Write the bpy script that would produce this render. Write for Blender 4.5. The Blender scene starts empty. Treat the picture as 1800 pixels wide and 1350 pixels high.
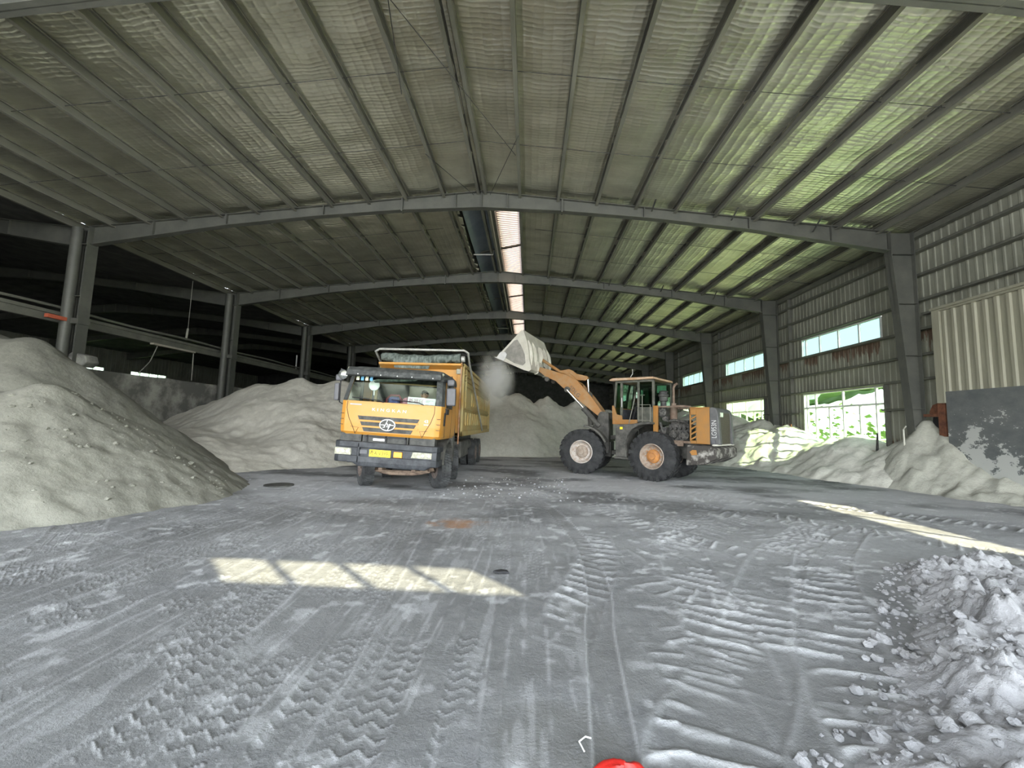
import bpy, math, random
import numpy as np
from mathutils import Vector, Matrix
random.seed(7)
SC = bpy.context.scene
COL = SC.collection
R = math.radians

# ------------------------------------------------------------------ camera, world, sun, exposure
CAM_H = 1.7
def make_camera():
    yaw, pitch, roll, f = 0.0429, 0.0967, 0.0282, 731.9
    cy, sy = math.cos(yaw), math.sin(yaw)
    fw = Vector((-sy*math.cos(pitch), cy*math.cos(pitch), math.sin(pitch)))
    r = Vector((cy, sy, 0)); u = r.cross(fw)
    r2 = r*math.cos(roll) + u*math.sin(roll); u2 = -r*math.sin(roll) + u*math.cos(roll)
    cam = bpy.data.cameras.new('camera'); o = bpy.data.objects.new('camera', cam)
    cam.sensor_width = 36; cam.lens = 36*f/1800; cam.clip_end = 400
    m = Matrix((r2, u2, -fw)).transposed().to_4x4(); m.translation = (0, 0, CAM_H)
    o.matrix_world = m
    COL.objects.link(o); SC.camera = o
make_camera()
W = bpy.data.worlds.new('sky'); SC.world = W; W.use_nodes = True
bg = W.node_tree.nodes['Background']
WN, WL = W.node_tree.nodes, W.node_tree.links
geo = WN.new('ShaderNodeTexCoord'); sep = WN.new('ShaderNodeSeparateXYZ'); rmp = WN.new('ShaderNodeValToRGB')
WL.new(geo.outputs['Generated'], sep.inputs[0]); WL.new(sep.outputs[2], rmp.inputs[0]); WL.new(rmp.outputs[0], bg.inputs[0])
rmp.color_ramp.elements[0].position = 0.0; rmp.color_ramp.elements[0].color = (.93, .97, 1.0, 1)
rmp.color_ramp.elements[1].position = .7; rmp.color_ramp.elements[1].color = (.70, .84, 1.0, 1)
bg.inputs[1].default_value = 9.0
sl = bpy.data.lights.new('sun', 'SUN'); so = bpy.data.objects.new('sun', sl); COL.objects.link(so)
sl.energy = 42.0; sl.angle = R(.6); sl.color = (1, .93, .70)
SUN = Vector((-.70, .71, -.65)).normalized()
so.rotation_euler = SUN.to_track_quat('-Z', 'Y').to_euler(); so.location = (20, -20, 20)
def portal(name, loc, normal, sx, sy):
    l = bpy.data.lights.new(name, 'AREA'); l.shape = 'RECTANGLE'; l.size = sx; l.size_y = sy
    l.cycles.is_portal = True
    o = bpy.data.objects.new(name, l); COL.objects.link(o); o.location = loc
    o.rotation_euler = Vector(normal).to_track_quat('-Z', 'Z').to_euler()
gl = bpy.data.lights.new('gable_fill', 'AREA'); gl.shape = 'RECTANGLE'; gl.size = 27; gl.size_y = 2.6; gl.energy = 1500; gl.color = (.93, .97, 1.0)
go = bpy.data.objects.new('gable_fill', gl); COL.objects.link(go); go.location = (-1.5, -1.36, 7.55); go.rotation_euler = (R(90-4), 0, 0)   # added fill lamp behind the camera, set inside made-up gable sheets
SC.view_settings.view_transform = 'Standard'; SC.view_settings.look = 'None'
SC.view_settings.gamma = 1; SC.view_settings.use_curve_mapping = False
SC.view_settings.exposure = 0.85
SC.cycles.use_denoising = True
SC.cycles.max_bounces = 8; SC.cycles.diffuse_bounces = 5; SC.cycles.glossy_bounces = 3
SC.cycles.transparent_max_bounces = 12; SC.cycles.volume_bounces = 2
SC.cycles.caustics_reflective = False; SC.cycles.caustics_refractive = False
SC.cycles.sample_clamp_indirect = 8

# ------------------------------------------------------------------ hall dimensions
XR, XL, XRG, SP = 13.47, -17.2, -1.93, 1.4      # right wall, left column line, ridge, purlin spacing
Y0, BAY = 6.58, 8.0                             # first frame in view, bay length
YB = -1.42                                      # front gable behind the camera
YE = 70.58                                      # far end wall
FR = [Y0 + BAY*k for k in range(8)]
def zroof(x):                                   # underside of the roof sheeting
    if x >= XL: return 10.42 - .1*abs(x - XRG)
    return 10.42 - .1*abs(x - (2*XL - XRG))
XLL = -47.6

# ------------------------------------------------------------------ materials
def nodes(name):
    m = bpy.data.materials.new(name); m.use_nodes = True
    nt = m.node_tree
    return m, nt.nodes, nt.links, nt.nodes['Principled BSDF']
def rgb(c): return (c[0], c[1], c[2], 1)
def coords(N, L, scale=(1, 1, 1), rot=(0, 0, 0)):
    t = N.new('ShaderNodeTexCoord'); mp = N.new('ShaderNodeMapping')
    L.new(t.outputs['Object'], mp.inputs[0]); mp.inputs['Scale'].default_value = scale; mp.inputs['Rotation'].default_value = rot
    return mp.outputs[0]
def noise(N, L, vec, scale, detail=5, rough=.6):
    n = N.new('ShaderNodeTexNoise'); n.inputs['Scale'].default_value = scale; n.inputs['Detail'].default_value = detail
    n.inputs['Roughness'].default_value = rough; L.new(vec, n.inputs['Vector']); return n.outputs[0]
def ramp(N, L, src, stops):
    r = N.new('ShaderNodeValToRGB'); L.new(src, r.inputs[0]); e = r.color_ramp.elements
    e[0].position = stops[0][0]; e[0].color = rgb(stops[0][1]); e[1].position = stops[-1][0]; e[1].color = rgb(stops[-1][1])
    for p, c in stops[1:-1]:
        x = e.new(p); x.color = rgb(c)
    return r.outputs[0]
def mix(N, L, fac, a, b):
    m = N.new('ShaderNodeMixRGB')
    for i, v in ((0, fac), (1, a), (2, b)):
        if isinstance(v, (int, float)): m.inputs[i].default_value = v
        elif isinstance(v, tuple): m.inputs[i].default_value = rgb(v)
        else: L.new(v, m.inputs[i])
    return m.outputs[0]
def mth(N, L, op, a, b=0.0, c=None):
    m = N.new('ShaderNodeMath'); m.operation = op
    for i, v in enumerate((a, b) if c is None else (a, b, c)):
        if isinstance(v, (int, float)): m.inputs[i].default_value = v
        else: L.new(v, m.inputs[i])
    return m.outputs[0]
def bump(N, L, B, h, strength, dist=.02):
    b = N.new('ShaderNodeBump'); b.inputs['Strength'].default_value = strength; b.inputs['Distance'].default_value = dist
    L.new(h, b.inputs['Height']); L.new(b.outputs[0], B.inputs['Normal'])
def dirty(name, col, col2=None, scale=4, rough=.6, metal=0, lo=.4, hi=.65, bmp=0, detail=6, stretch=(1, 1, 1), emit=0):
    m, N, L, B = nodes(name)
    v = coords(N, L, stretch)
    n = noise(N, L, v, scale, detail, .65)
    c = ramp(N, L, n, [(lo, col), (hi, col2 or col)])
    L.new(c, B.inputs['Base Color'])
    B.inputs['Roughness'].default_value = rough; B.inputs['Metallic'].default_value = metal
    if bmp: bump(N, L, B, n, bmp)
    if emit: L.new(c, B.inputs['Emission Color']); B.inputs['Emission Strength'].default_value = emit
    return m
def plain(name, col, rough=.5, metal=0): return dirty(name, col, tuple(x*.88 for x in col), 9, rough, metal)

DUST = (.50, .50, .45)
M = {}
M['steel'] = dirty('grey painted steel', (.082, .084, .074), (.125, .125, .108), 1.5, .55, .1, .35, .7, .1)
M['purlin'] = dirty('dusty galvanised purlin', (.13, .128, .108), (.22, .215, .18), 2.0, .6, .1, .35, .7, .1, stretch=(1, .2, 1))
M['girt'] = dirty('dusty girt steel', (.11, .11, .095), (.19, .19, .16), 2.0, .6, .2, .3, .7)
M['concrete'] = dirty('stained concrete wall', (.16, .155, .14), (.42, .41, .36), .9, .9, 0, .42, .62, .5)
M['door_cream'] = dirty('cream corrugated door', (.26, .25, .19), (.35, .335, .26), 1.0, .6, 0, .35, .7, stretch=(3, 3, .4))
M['white_frame'] = dirty('white window frame', (.74, .76, .74), (.6, .62, .6), 3, .4)
M['rust'] = dirty('rusty iron', (.09, .035, .02), (.2, .08, .04), 6, .9, 0, .35, .65, .4)
M['rust_pole'] = dirty('orange primer pole', (.3, .13, .06), (.45, .3, .18), 6, .8)
M['black'] = plain('matt black', (.012, .012, .014), .7)
M['dark'] = dirty('dark grubby metal', (.03, .03, .03), (.10, .10, .09), 5, .7, .2, .35, .7, .2)
M['frame_dirt'] = dirty('dusty dark frame paint', (.035, .034, .031), (.115, .11, .096), 4, .8, 0, .35, .68, .3)
M['yellow'] = dirty('truck yellow paint', (.50, .225, .03), (.45, .235, .06), 3, .38, 0, .4, .75)
M['yellow_side'] = dirty('dusty yellow body paint', (.36, .21, .045), (.36, .30, .14), 1.6, .7, 0, .3, .62, .1)
M['yellow_front'] = dirty('yellow body front paint', (.50, .23, .035), (.40, .23, .07), 3, .6, 0, .4, .7)
M['loader_yellow'] = dirty('loader yellow paint', (.30, .13, .017), (.22, .115, .03), 3, .5, 0, .4, .7, .1)
M['boom_orange'] = dirty('worn orange boom paint', (.31, .14, .033), (.31, .20, .10), 3.5, .6, 0, .42, .72, .2)
M['bumper'] = dirty('dusty black bumper', (.012, .014, .018), (.06, .064, .07), 4, .55, 0, .42, .72, .15)
M['visor'] = dirty('dusty dark visor', (.03, .033, .033), (.10, .104, .10), 9, .7, 0, .45, .75)
M['tyre'] = dirty('dusty tyre rubber', (.025, .025, .026), (.085, .088, .088), 4, .85, 0, .38, .7, .2)
M['tyre_dark'] = dirty('black tyre rubber', (.010, .010, .011), (.035, .036, .036), 4, .8, 0, .4, .7, .2)
M['rim_white'] = dirty('chalky white rim', (.50, .46, .42), (.36, .27, .2), 8, .8, 0, .45, .7)
M['rim_brown'] = dirty('dusty brown rim', (.34, .29, .24), (.22, .15, .1), 8, .8, 0, .4, .7)
M['hub_orange'] = dirty('rusty orange hub', (.46, .2, .05), (.3, .14, .06), 10, .8, 0, .4, .65)
M['truck_rim'] = dirty('dusty truck rim', (.17, .14, .12), (.10, .07, .06), 8, .8)
M['axle'] = dirty('muddy axle', (.30, .22, .16), (.12, .08, .06), 5, .9, 0, .4, .65, .3)
M['counterweight'] = dirty('powder splashed counterweight', (.045, .04, .035), (.36, .345, .31), 3.2, .9, 0, .5, .66, .3)
M['bucket'] = dirty('powder caked bucket steel', (.47, .44, .38), (.62, .60, .53), 2.2, .9, 0, .35, .62, .4)
M['bucket_worn'] = dirty('bare worn bucket steel', (.20, .19, .17), (.33, .31, .28), 3, .6, .2, .4, .65)
M['lip'] = plain('polished edge steel', (.62, .61, .60), .4)
M['chrome'] = plain('chrome rod', (.85, .85, .85), .12, 1.0)
M['engine'] = dirty('oily engine castings', (.025, .025, .024), (.16, .15, .135), 14, .7, .2, .4, .7, .6)
M['muffler'] = dirty('rusted silencer', (.13, .085, .06), (.22, .17, .13), 5, .8, .2)
M['grille'] = dirty('dusty grille mesh', (.05, .045, .03), (.10, .09, .06), 30, .8)
M['hood_grey'] = dirty('grey hood trim', (.07, .07, .072), (.11, .11, .108), 4, .6)
M['tarp'] = dirty('rolled green tarpaulin', (.05, .065, .055), (.19, .22, .20), 5, .75, 0, .4, .66, .5, stretch=(2, 1, 1))
M['silver'] = dirty('weathered galvanised bar', (.42, .42, .40), (.30, .29, .27), 5, .5, .3)
M['mirror'] = plain('mirror housing', (.09, .09, .10), .5)
M['mirror_glass'] = plain('mirror glass', (.45, .47, .47), .15, .8)
M['lamp_glass'] = dirty('cloudy lamp lens', (.24, .23, .17), (.36, .36, .30), 12, .2, .1)
M['amber'] = plain('amber lens', (.95, .36, .02), .3)
M['plate'] = plain('yellow plate', (.93, .72, .03), .5)
M['ink'] = plain('black ink', (.015, .015, .015), .6)
M['white'] = plain('white paint', (.82, .82, .80), .5)
M['paper'] = plain('white card', (.86, .86, .87), .8)
M['purple'] = plain('dark red lettering', (.24, .03, .09), .7)
M['grey_print'] = plain('grey print', (.35, .36, .38), .7)
M['sticker_blue'] = plain('blue sticker', (.12, .38, .62), .5)
M['sticker_cream'] = plain('cream sticker', (.75, .78, .55), .5)
M['skin'] = dirty('skin', (.52, .27, .17), (.46, .23, .14), 8, .55)
M['hair'] = plain('black hair', (.012, .01, .01), .6)
M['shirt_dark'] = dirty('dark navy shirt', (.025, .03, .06), (.035, .04, .075), 6, .9)
M['trousers'] = dirty('dark trousers', (.03, .035, .05), (.045, .05, .06), 6, .9)
M['pink'] = dirty('pink cloth', (.55, .20, .25), (.42, .22, .28), 7, .9, bmp=.4)
M['blue_cloth'] = dirty('blue cloth', (.05, .07, .24), (.08, .10, .3), 7, .9)
M['red_trim'] = plain('dark red cloth', (.22, .03, .05), .9)
M['seat'] = dirty('dark seat fabric', (.02, .022, .03), (.05, .052, .06), 8, .9)
M['interior'] = dirty('grey cab lining', (.03, .033, .03), (.055, .058, .052), 5, .9)
M['board'] = dirty('beige bunk board', (.40, .37, .30), (.33, .30, .25), 3, .9)
M['curtain'] = dirty('tan curtain', (.42, .30, .14), (.36, .25, .11), 4, .9)
M['red'] = dirty('red plastic', (.45, .014, .009), (.34, .010, .008), 5, .55, 0, .35, .7, .6)
M['orange_cloth'] = plain('orange red board', (.45, .10, .05), .8)
M['rope'] = plain('pale rope', (.3, .29, .25), .9)
M['blue_sheet'] = dirty('blue grey sheet', (.16, .20, .24), (.22, .26, .30), 1.2, .5)

def glass(name, tint, gloss=.06, rough=.05):
    m, N, L, B = nodes(name); N.remove(B); out = N['Material Output']
    t = N.new('ShaderNodeBsdfTransparent'); t.inputs[0].default_value = rgb(tint)
    g = N.new('ShaderNodeBsdfGlossy'); g.inputs['Roughness'].default_value = rough; g.inputs[0].default_value = (.8, .85, .85, 1)
    fr = N.new('ShaderNodeLayerWeight'); fr.inputs[0].default_value = .5
    a = mth(N, L, 'ADD', mth(N, L, 'MULTIPLY', mth(N, L, 'POWER', fr.outputs['Facing'], 4.0), .5), gloss)
    mx = N.new('ShaderNodeMixShader'); L.new(a, mx.inputs[0]); L.new(t.outputs[0], mx.inputs[1]); L.new(g.outputs[0], mx.inputs[2])
    L.new(mx.outputs[0], out.inputs[0]); return m
M['glass_wall'] = glass('dusty green window glass', (.50, .54, .45), 0.02)
M['glass_upper'] = glass('dusty blue green upper glass', (.24, .31, .30), 0.02)
M['glass_clear'] = glass('clean window glass', (.47, .54, .46), 0.02)
M['glass_gable'] = glass('dusty gable glass', (.56, .56, .54), 0.02)
M['glass_cab'] = glass('windscreen glass', (.86, .90, .87), .03, .03)
M['glass_loader'] = glass('green cab glass', (.5, .62, .52), .03, .05)

def foil_mat():
    m, N, L, B = nodes('silver roof insulation foil')
    v = coords(N, L)
    v2 = coords(N, L, (1.0, 2.2, 1.0))
    big = noise(N, L, v2, .9, 3, .5)
    nd = noise(N, L, v, 2.2, 4, .6)
    w1 = N.new('ShaderNodeTexWave'); w1.bands_direction = 'Y'; w1.wave_profile = 'SAW'; w1.inputs['Scale'].default_value = 1.5
    w1.inputs['Distortion'].default_value = 1.0; w1.inputs['Detail'].default_value = 2; L.new(v, w1.inputs[0])
    w2 = N.new('ShaderNodeTexWave'); w2.bands_direction = 'X'; w2.wave_profile = 'SIN'; w2.inputs['Scale'].default_value = 1.4
    w2.inputs['Distortion'].default_value = 1.0; w2.inputs['Detail'].default_value = 2; L.new(v, w2.inputs[0])
    w3 = N.new('ShaderNodeTexWave'); w3.bands_direction = 'Y'; w3.wave_profile = 'SIN'; w3.inputs['Scale'].default_value = 2.6
    w3.inputs['Distortion'].default_value = 5.0; w3.inputs['Detail'].default_value = 3; w3.inputs['Detail Scale'].default_value = .6; L.new(v, w3.inputs[0])
    h = mth(N, L, 'MULTIPLY', mth(N, L, 'POWER', w1.outputs['Fac'], 3.0), .22)
    h = mth(N, L, 'MULTIPLY_ADD', mth(N, L, 'POWER', w2.outputs['Fac'], 3.0), .35, h)
    h = mth(N, L, 'MULTIPLY_ADD', mth(N, L, 'POWER', w3.outputs['Fac'], 2.0), .3, h)
    h = mth(N, L, 'MULTIPLY_ADD', nd, .9, h)
    bump(N, L, B, h, .45, .05)
    L.new(ramp(N, L, big, [(.3, (.70, .685, .56)), (.7, (.90, .885, .75))]), B.inputs['Base Color'])
    B.inputs['Metallic'].default_value = .93; B.inputs['Roughness'].default_value = .37
    return m
M['foil'] = foil_mat()

def wall_mat():
    m, N, L, B = nodes('dusty corrugated wall sheet')
    v = coords(N, L, (1, 1, .5)); n = noise(N, L, v, 1.1, 6, .65)
    base = ramp(N, L, n, [(.35, (.20, .20, .16)), (.65, (.30, .30, .24))])
    # rust streaks with hard tops, running down in the bands under the window sills
    t = N.new('ShaderNodeTexCoord'); s = N.new('ShaderNodeSeparateXYZ'); L.new(t.outputs['Object'], s.inputs[0])
    st = coords(N, L, (1, 7.0, .55)); sn = noise(N, L, st, 1.3, 4, .6)
    zz = s.outputs[2]
    band = mth(N, L, 'MULTIPLY', mth(N, L, 'LESS_THAN', zz, 5.36), mth(N, L, 'GREATER_THAN', mth(N, L, 'MULTIPLY_ADD', sn, 2.2, zz), 6.05))
    band2 = mth(N, L, 'MULTIPLY', mth(N, L, 'LESS_THAN', zz, 2.2), mth(N, L, 'GREATER_THAN', mth(N, L, 'MULTIPLY_ADD', sn, 1.3, mth(N, L, 'MULTIPLY', zz, -.5)), -.12))
    band = mth(N, L, 'MULTIPLY', band, mth(N, L, 'GREATER_THAN', noise(N, L, coords(N, L, (1, 1, .01)), .55, 2, .5), .47))
    k = mth(N, L, 'MAXIMUM', band, band2)
    c = mix(N, L, mth(N, L, 'MULTIPLY', k, .85), base, (.10, .05, .028))
    L.new(c, B.inputs['Base Color']); B.inputs['Roughness'].default_value = .7
    return m
M['wall'] = wall_mat()

def powder_mat(name, c0, c1, c2, s=1.0, bmp=.6):
    m, N, L, B = nodes(name); v = coords(N, L)
    n = noise(N, L, v, .55*s, 8, .62); f = noise(N, L, v, 7*s, 8, .7)
    c = ramp(N, L, n, [(.3, c0), (.5, c1), (.7, c2)])
    c = mix(N, L, mth(N, L, 'MULTIPLY', f, .55), c, ramp(N, L, f, [(.35, tuple(x*.78 for x in c0)), (.65, tuple(min(1, x*1.12) for x in c2))]))
    L.new(c, B.inputs['Base Color']); B.inputs['Roughness'].default_value = .95
    B.inputs['Specular IOR Level'].default_value = .1
    h = mth(N, L, 'MULTIPLY_ADD', n, .8, mth(N, L, 'MULTIPLY', f, .5)); bump(N, L, B, h, bmp, .09)
    return m
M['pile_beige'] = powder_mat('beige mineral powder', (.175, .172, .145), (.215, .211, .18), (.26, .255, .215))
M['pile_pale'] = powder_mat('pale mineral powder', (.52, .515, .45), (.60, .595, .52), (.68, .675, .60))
M['pile_tan'] = powder_mat('tan mineral powder', (.56, .54, .455), (.64, .615, .53), (.71, .69, .60))
M['pile_drift'] = powder_mat('greyish drifted powder', (.34, .34, .29), (.41, .41, .35), (.48, .48, .41))
M['pile_white'] = powder_mat('white mineral powder', (.24, .24, .245), (.31, .31, .317), (.39, .39, .397), 2.2, .9)
M['pile_dark'] = powder_mat('dark grey heap', (.10, .10, .10), (.14, .14, .13), (.18, .18, .17))

def floor_mat():
    m, N, L, B = nodes('powder covered concrete floor'); v = coords(N, L)
    at = N.new('ShaderNodeAttribute'); at.attribute_name = 'tone'
    s = N.new('ShaderNodeSeparateXYZ'); L.new(at.outputs['Color'], s.inputs[0])
    n = noise(N, L, v, .7, 8, .6); f = noise(N, L, v, 9, 8, .72); g = noise(N, L, v, 45, 6, .7)
    base = ramp(N, L, n, [(.3, (.105, .108, .111)), (.5, (.15, .153, .156)), (.7, (.20, .203, .205))])
    base = mix(N, L, .3, base, ramp(N, L, f, [(.35, (.09, .092, .094)), (.68, (.33, .335, .335))]))
    # tone.x: loose white crests, far floor painted lighter; tone.y: wet dark ground, near floor painted dimmer; tone.z: rust spot
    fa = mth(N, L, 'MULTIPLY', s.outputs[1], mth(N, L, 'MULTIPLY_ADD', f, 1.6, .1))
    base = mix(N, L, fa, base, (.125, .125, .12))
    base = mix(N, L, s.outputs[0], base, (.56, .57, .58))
    base = mix(N, L, mth(N, L, 'MULTIPLY', s.outputs[2], mth(N, L, 'MULTIPLY_ADD', f, 1.5, 0)), base, (.30, .16, .08))
    L.new(base, B.inputs['Base Color'])
    B.inputs['Roughness'].default_value = .8; B.inputs['Specular IOR Level'].default_value = .25
    h = mth(N, L, 'MULTIPLY_ADD', f, .9, mth(N, L, 'MULTIPLY', g, .5)); bump(N, L, B, h, .8, .03)
    return m
M['floor'] = floor_mat()

# ------------------------------------------------------------------ mesh building
class MB:
    def __init__(s, T=None): s.v = []; s.f = []; s.mi = []; s.T = T
    def add(s, vs, fs, mi=0):
        o = len(s.v)
        if s.T is not None: vs = [s.T(Vector(p)) for p in vs]
        s.v += [tuple(p) for p in vs]; s.f += [tuple(i + o for i in f) for f in fs]; s.mi += [mi]*len(fs); return s
    def box(s, x0, x1, y0, y1, z0, z1, mi=0):
        vs = [(x, y, z) for z in (z0, z1) for y in (y0, y1) for x in (x0, x1)]
        return s.add(vs, [(0, 2, 3, 1), (4, 5, 7, 6), (0, 1, 5, 4), (2, 6, 7, 3), (0, 4, 6, 2), (1, 3, 7, 5)], mi)
    def hexa(s, b, t, mi=0):   # b, t: four corners each, same winding
        return s.add(list(b) + list(t), [(3, 2, 1, 0), (4, 5, 6, 7)] + [(i, (i+1) % 4, (i+1) % 4 + 4, i + 4) for i in range(4)], mi)
    def prism(s, pts, axis, a, b, mi=0):   # polygon in the plane across the axis, extruded from a to b
        def P(p, t):
            return {'x': (t, p[0], p[1]), 'y': (p[0], t, p[1]), 'z': (p[0], p[1], t)}[axis]
        n = len(pts); vs = [P(p, a) for p in pts] + [P(p, b) for p in pts]
        return s.add(vs, [tuple(range(n)), tuple(range(2*n-1, n-1, -1))] + [(i, i+n, (i+1) % n + n, (i+1) % n) for i in range(n)], mi)
    def tube(s, path, r, seg=10, mi=0, cap=True):
        path = [Vector(p) for p in path]; n = len(path); rs = r if isinstance(r, (list, tuple)) else [r]*n
        vs = []; up = None
        for i, p in enumerate(path):
            d = (path[min(i+1, n-1)] - path[max(i-1, 0)]).normalized()
            if up is None: up = Vector((0, 0, 1)) if abs(d.z) < .9 else Vector((1, 0, 0))
            a = d.cross(up).normalized(); b = a.cross(d).normalized(); up = b
            for k in range(seg):
                t = 2*math.pi*k/seg; vs.append(p + (a*math.cos(t) + b*math.sin(t))*rs[i])
        fs = [(i*seg+k, i*seg+(k+1) % seg, (i+1)*seg+(k+1) % seg, (i+1)*seg+k) for i in range(n-1) for k in range(seg)]
        if cap: fs += [tuple(range(seg-1, -1, -1)), tuple((n-1)*seg+k for k in range(seg))]
        return s.add(vs, fs, mi)
    def lathe(s, prof, c, ax='x', seg=32, mi=0, cap=True):   # prof: (offset along the axis, radius)
        vs = []
        for o, r in prof:
            for k in range(seg):
                t = 2*math.pi*k/seg; u, w = r*math.cos(t), r*math.sin(t)
                p = {'x': (o, u, w), 'y': (u, o, w), 'z': (u, w, o)}[ax]
                vs.append((c[0]+p[0], c[1]+p[1], c[2]+p[2]))
        n = len(prof)
        fs = [(i*seg+k, i*seg+(k+1) % seg, (i+1)*seg+(k+1) % seg, (i+1)*seg+k) for i in range(n-1) for k in range(seg)]
        if cap: fs += [tuple(range(seg)), tuple((n-1)*seg+k for k in range(seg-1, -1, -1))]
        return s.add(vs, fs, mi)
    def build(s, name, mats, parent=None, smooth=False, bevel=0, seg=2):
        me = bpy.data.meshes.new(name); me.from_pydata(s.v, [], s.f)
        for m in (mats if isinstance(mats, list) else [mats]): me.materials.append(M[m] if isinstance(m, str) else m)
        me.polygons.foreach_set('material_index', s.mi)
        me.validate()
        import bmesh
        bm = bmesh.new(); bm.from_mesh(me); bmesh.ops.delete(bm, geom=[v for v in bm.verts if not v.link_faces], context='VERTS'); bmesh.ops.recalc_face_normals(bm, faces=bm.faces); bm.to_mesh(me); bm.free()
        o = bpy.data.objects.new(name, me); COL.objects.link(o)
        if parent: o.parent = parent
        if smooth:
            me.polygons.foreach_set('use_smooth', [True]*len(me.polygons))
            try: me.set_sharp_from_angle(angle=R(38))
            except Exception: pass
        if bevel:
            b = o.modifiers.new('bevel', 'BEVEL'); b.width = bevel; b.segments = seg; b.limit_method = 'ANGLE'; b.angle_limit = R(35)
            try: b.harden_normals = False
            except Exception: pass
        return o
def thing(name, label, cat, loc=(0, 0, 0), rz=0, group=None):
    o = bpy.data.objects.new(name, None); COL.objects.link(o); o.location = loc; o.rotation_euler = (0, 0, rz)
    o['label'] = label; o['category'] = cat
    if group: o['group'] = group
    return o
def tag(o, label, cat, group=None, kind=None):
    o['label'] = label; o['category'] = cat
    if group: o['group'] = group
    if kind: o['kind'] = kind
    return o
def struct(o, label=None):
    o['kind'] = 'structure'
    if label: o['label'] = label
    return o
def text(body, size, mat, parent, T, depth=.004, name='lettering', stretch=1.0, spacing=1.0, align='CENTER'):
    """letters standing in the local x-z plane, front towards -y, then moved by T"""
    cu = bpy.data.curves.new(name, 'FONT'); cu.body = body; cu.size = size; cu.extrude = depth
    cu.align_x = align; cu.align_y = 'CENTER'; cu.space_character = spacing
    t = bpy.data.objects.new(name, cu); COL.objects.link(t)
    dg = bpy.context.evaluated_depsgraph_get(); me = bpy.data.meshes.new_from_object(t.evaluated_get(dg))
    bpy.data.objects.remove(t)
    for v in me.vertices:
        v.co = T(Vector((v.co.x*stretch, -v.co.z, v.co.y)))
    me.materials.clear(); me.materials.append(M[mat])
    o = bpy.data.objects.new(name, me); COL.objects.link(o)
    if parent: o.parent = parent
    return o
def grid_mesh(name, X, Y, Z, mat):
    ny, nx = X.shape
    co = np.stack([X, Y, Z], -1).reshape(-1, 3).astype(np.float32)
    i = np.arange(ny*nx).reshape(ny, nx)
    q = np.stack([i[:-1, :-1], i[:-1, 1:], i[1:, 1:], i[1:, :-1]], -1).reshape(-1, 4)
    me = bpy.data.meshes.new(name); me.vertices.add(len(co)); me.vertices.foreach_set('co', co.ravel())
    me.loops.add(q.size); me.loops.foreach_set('vertex_index', q.ravel().astype(np.int32))
    me.polygons.add(len(q)); me.polygons.foreach_set('loop_start', (np.arange(len(q))*4).astype(np.int32))
    me.polygons.foreach_set('loop_total', np.full(len(q), 4, np.int32))
    me.polygons.foreach_set('use_smooth', np.ones(len(q), bool))
    me.update(calc_edges=True); me.materials.append(M[mat])
    o = bpy.data.objects.new(name, me); COL.objects.link(o); return o
def hsh(i, j, s):
    v = np.sin(i*127.1 + j*311.7 + s*74.7)*43758.5453; return v - np.floor(v)
def vn(x, y, s=0):
    i, j = np.floor(x), np.floor(y); u, v = x-i, y-j; u = u*u*(3-2*u); v = v*v*(3-2*v)
    return (hsh(i, j, s)*(1-u)+hsh(i+1, j, s)*u)*(1-v) + (hsh(i, j+1, s)*(1-u)+hsh(i+1, j+1, s)*u)*v
def fbm(x, y, s=0, o=4, g=.5):
    a, t, n = 1, 0, 0
    for k in range(o): t = t + a*(vn(x, y, s+k)-.5); x = x*2.03+5.1; y = y*2.01-3.3; a *= g
    return t
ORD = ['first', 'second', 'third', 'fourth', 'fifth', 'sixth', 'seventh', 'eighth', 'ninth', 'tenth', 'eleventh', 'twelfth']
m, N, L, B = nodes('translucent skylight sheet'); out = N['Material Output']
tr = N.new('ShaderNodeBsdfTranslucent'); df = N.new('ShaderNodeBsdfDiffuse'); mx = N.new('ShaderNodeMixShader')
cc = ramp(N, L, noise(N, L, coords(N, L, (1, .3, 1)), 1.5), [(.35, (.085, .062, .05)), (.7, (.115, .088, .073))])
L.new(cc, tr.inputs[0]); L.new(cc, df.inputs[0]); mx.inputs[0].default_value = .25
L.new(tr.outputs[0], mx.inputs[1]); L.new(df.outputs[0], mx.inputs[2]); L.new(mx.outputs[0], out.inputs[0]); N.remove(B); M['skylight'] = m
M['shaded_lining'] = dirty('lining with painted shade', (.05, .05, .048), (.09, .09, .085), 1.5, .9)  # dark colour holds the shade of the aisle roof and far wall
# ------------------------------------------------------------------ the hall
GAP0, GAP1, GAPY = -3.12, -.52, 15.2        # ridge opening with the skylight, from the second frame on
def ceil_piece(x0, x1, y0, y1):
    nx = max(2, int((x1-x0)/.14)+1); ny = max(2, int((y1-y0)/.22)+1)
    X, Y = np.meshgrid(np.linspace(x0, x1, nx), np.linspace(y0, y1, ny))
    ridge = XRG if x0 >= XL else 2*XL-XRG
    fr = np.abs(X-ridge)/SP % 1
    Z = 10.42 - .1*np.abs(X-ridge) - .045*np.sin(np.pi*fr)**.7*(1+.5*np.sin(Y*5.2+X)) + .03*fbm(X*1.3, Y*3.1, 3)
    fy = ((Y-Y0) % BAY)/BAY
    Z -= .03*np.sin(np.pi*fy)
    return X, Y, Z
cl = bpy.data.objects.new('ceiling', None); COL.objects.link(cl); struct(cl)
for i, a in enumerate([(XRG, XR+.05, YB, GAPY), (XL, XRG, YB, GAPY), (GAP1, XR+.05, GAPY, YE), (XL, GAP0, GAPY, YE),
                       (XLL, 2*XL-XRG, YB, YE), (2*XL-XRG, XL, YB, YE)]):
    o = grid_mesh('roof_lining', *ceil_piece(*a), 'foil' if i < 4 else 'shaded_lining'); o.parent = cl
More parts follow.
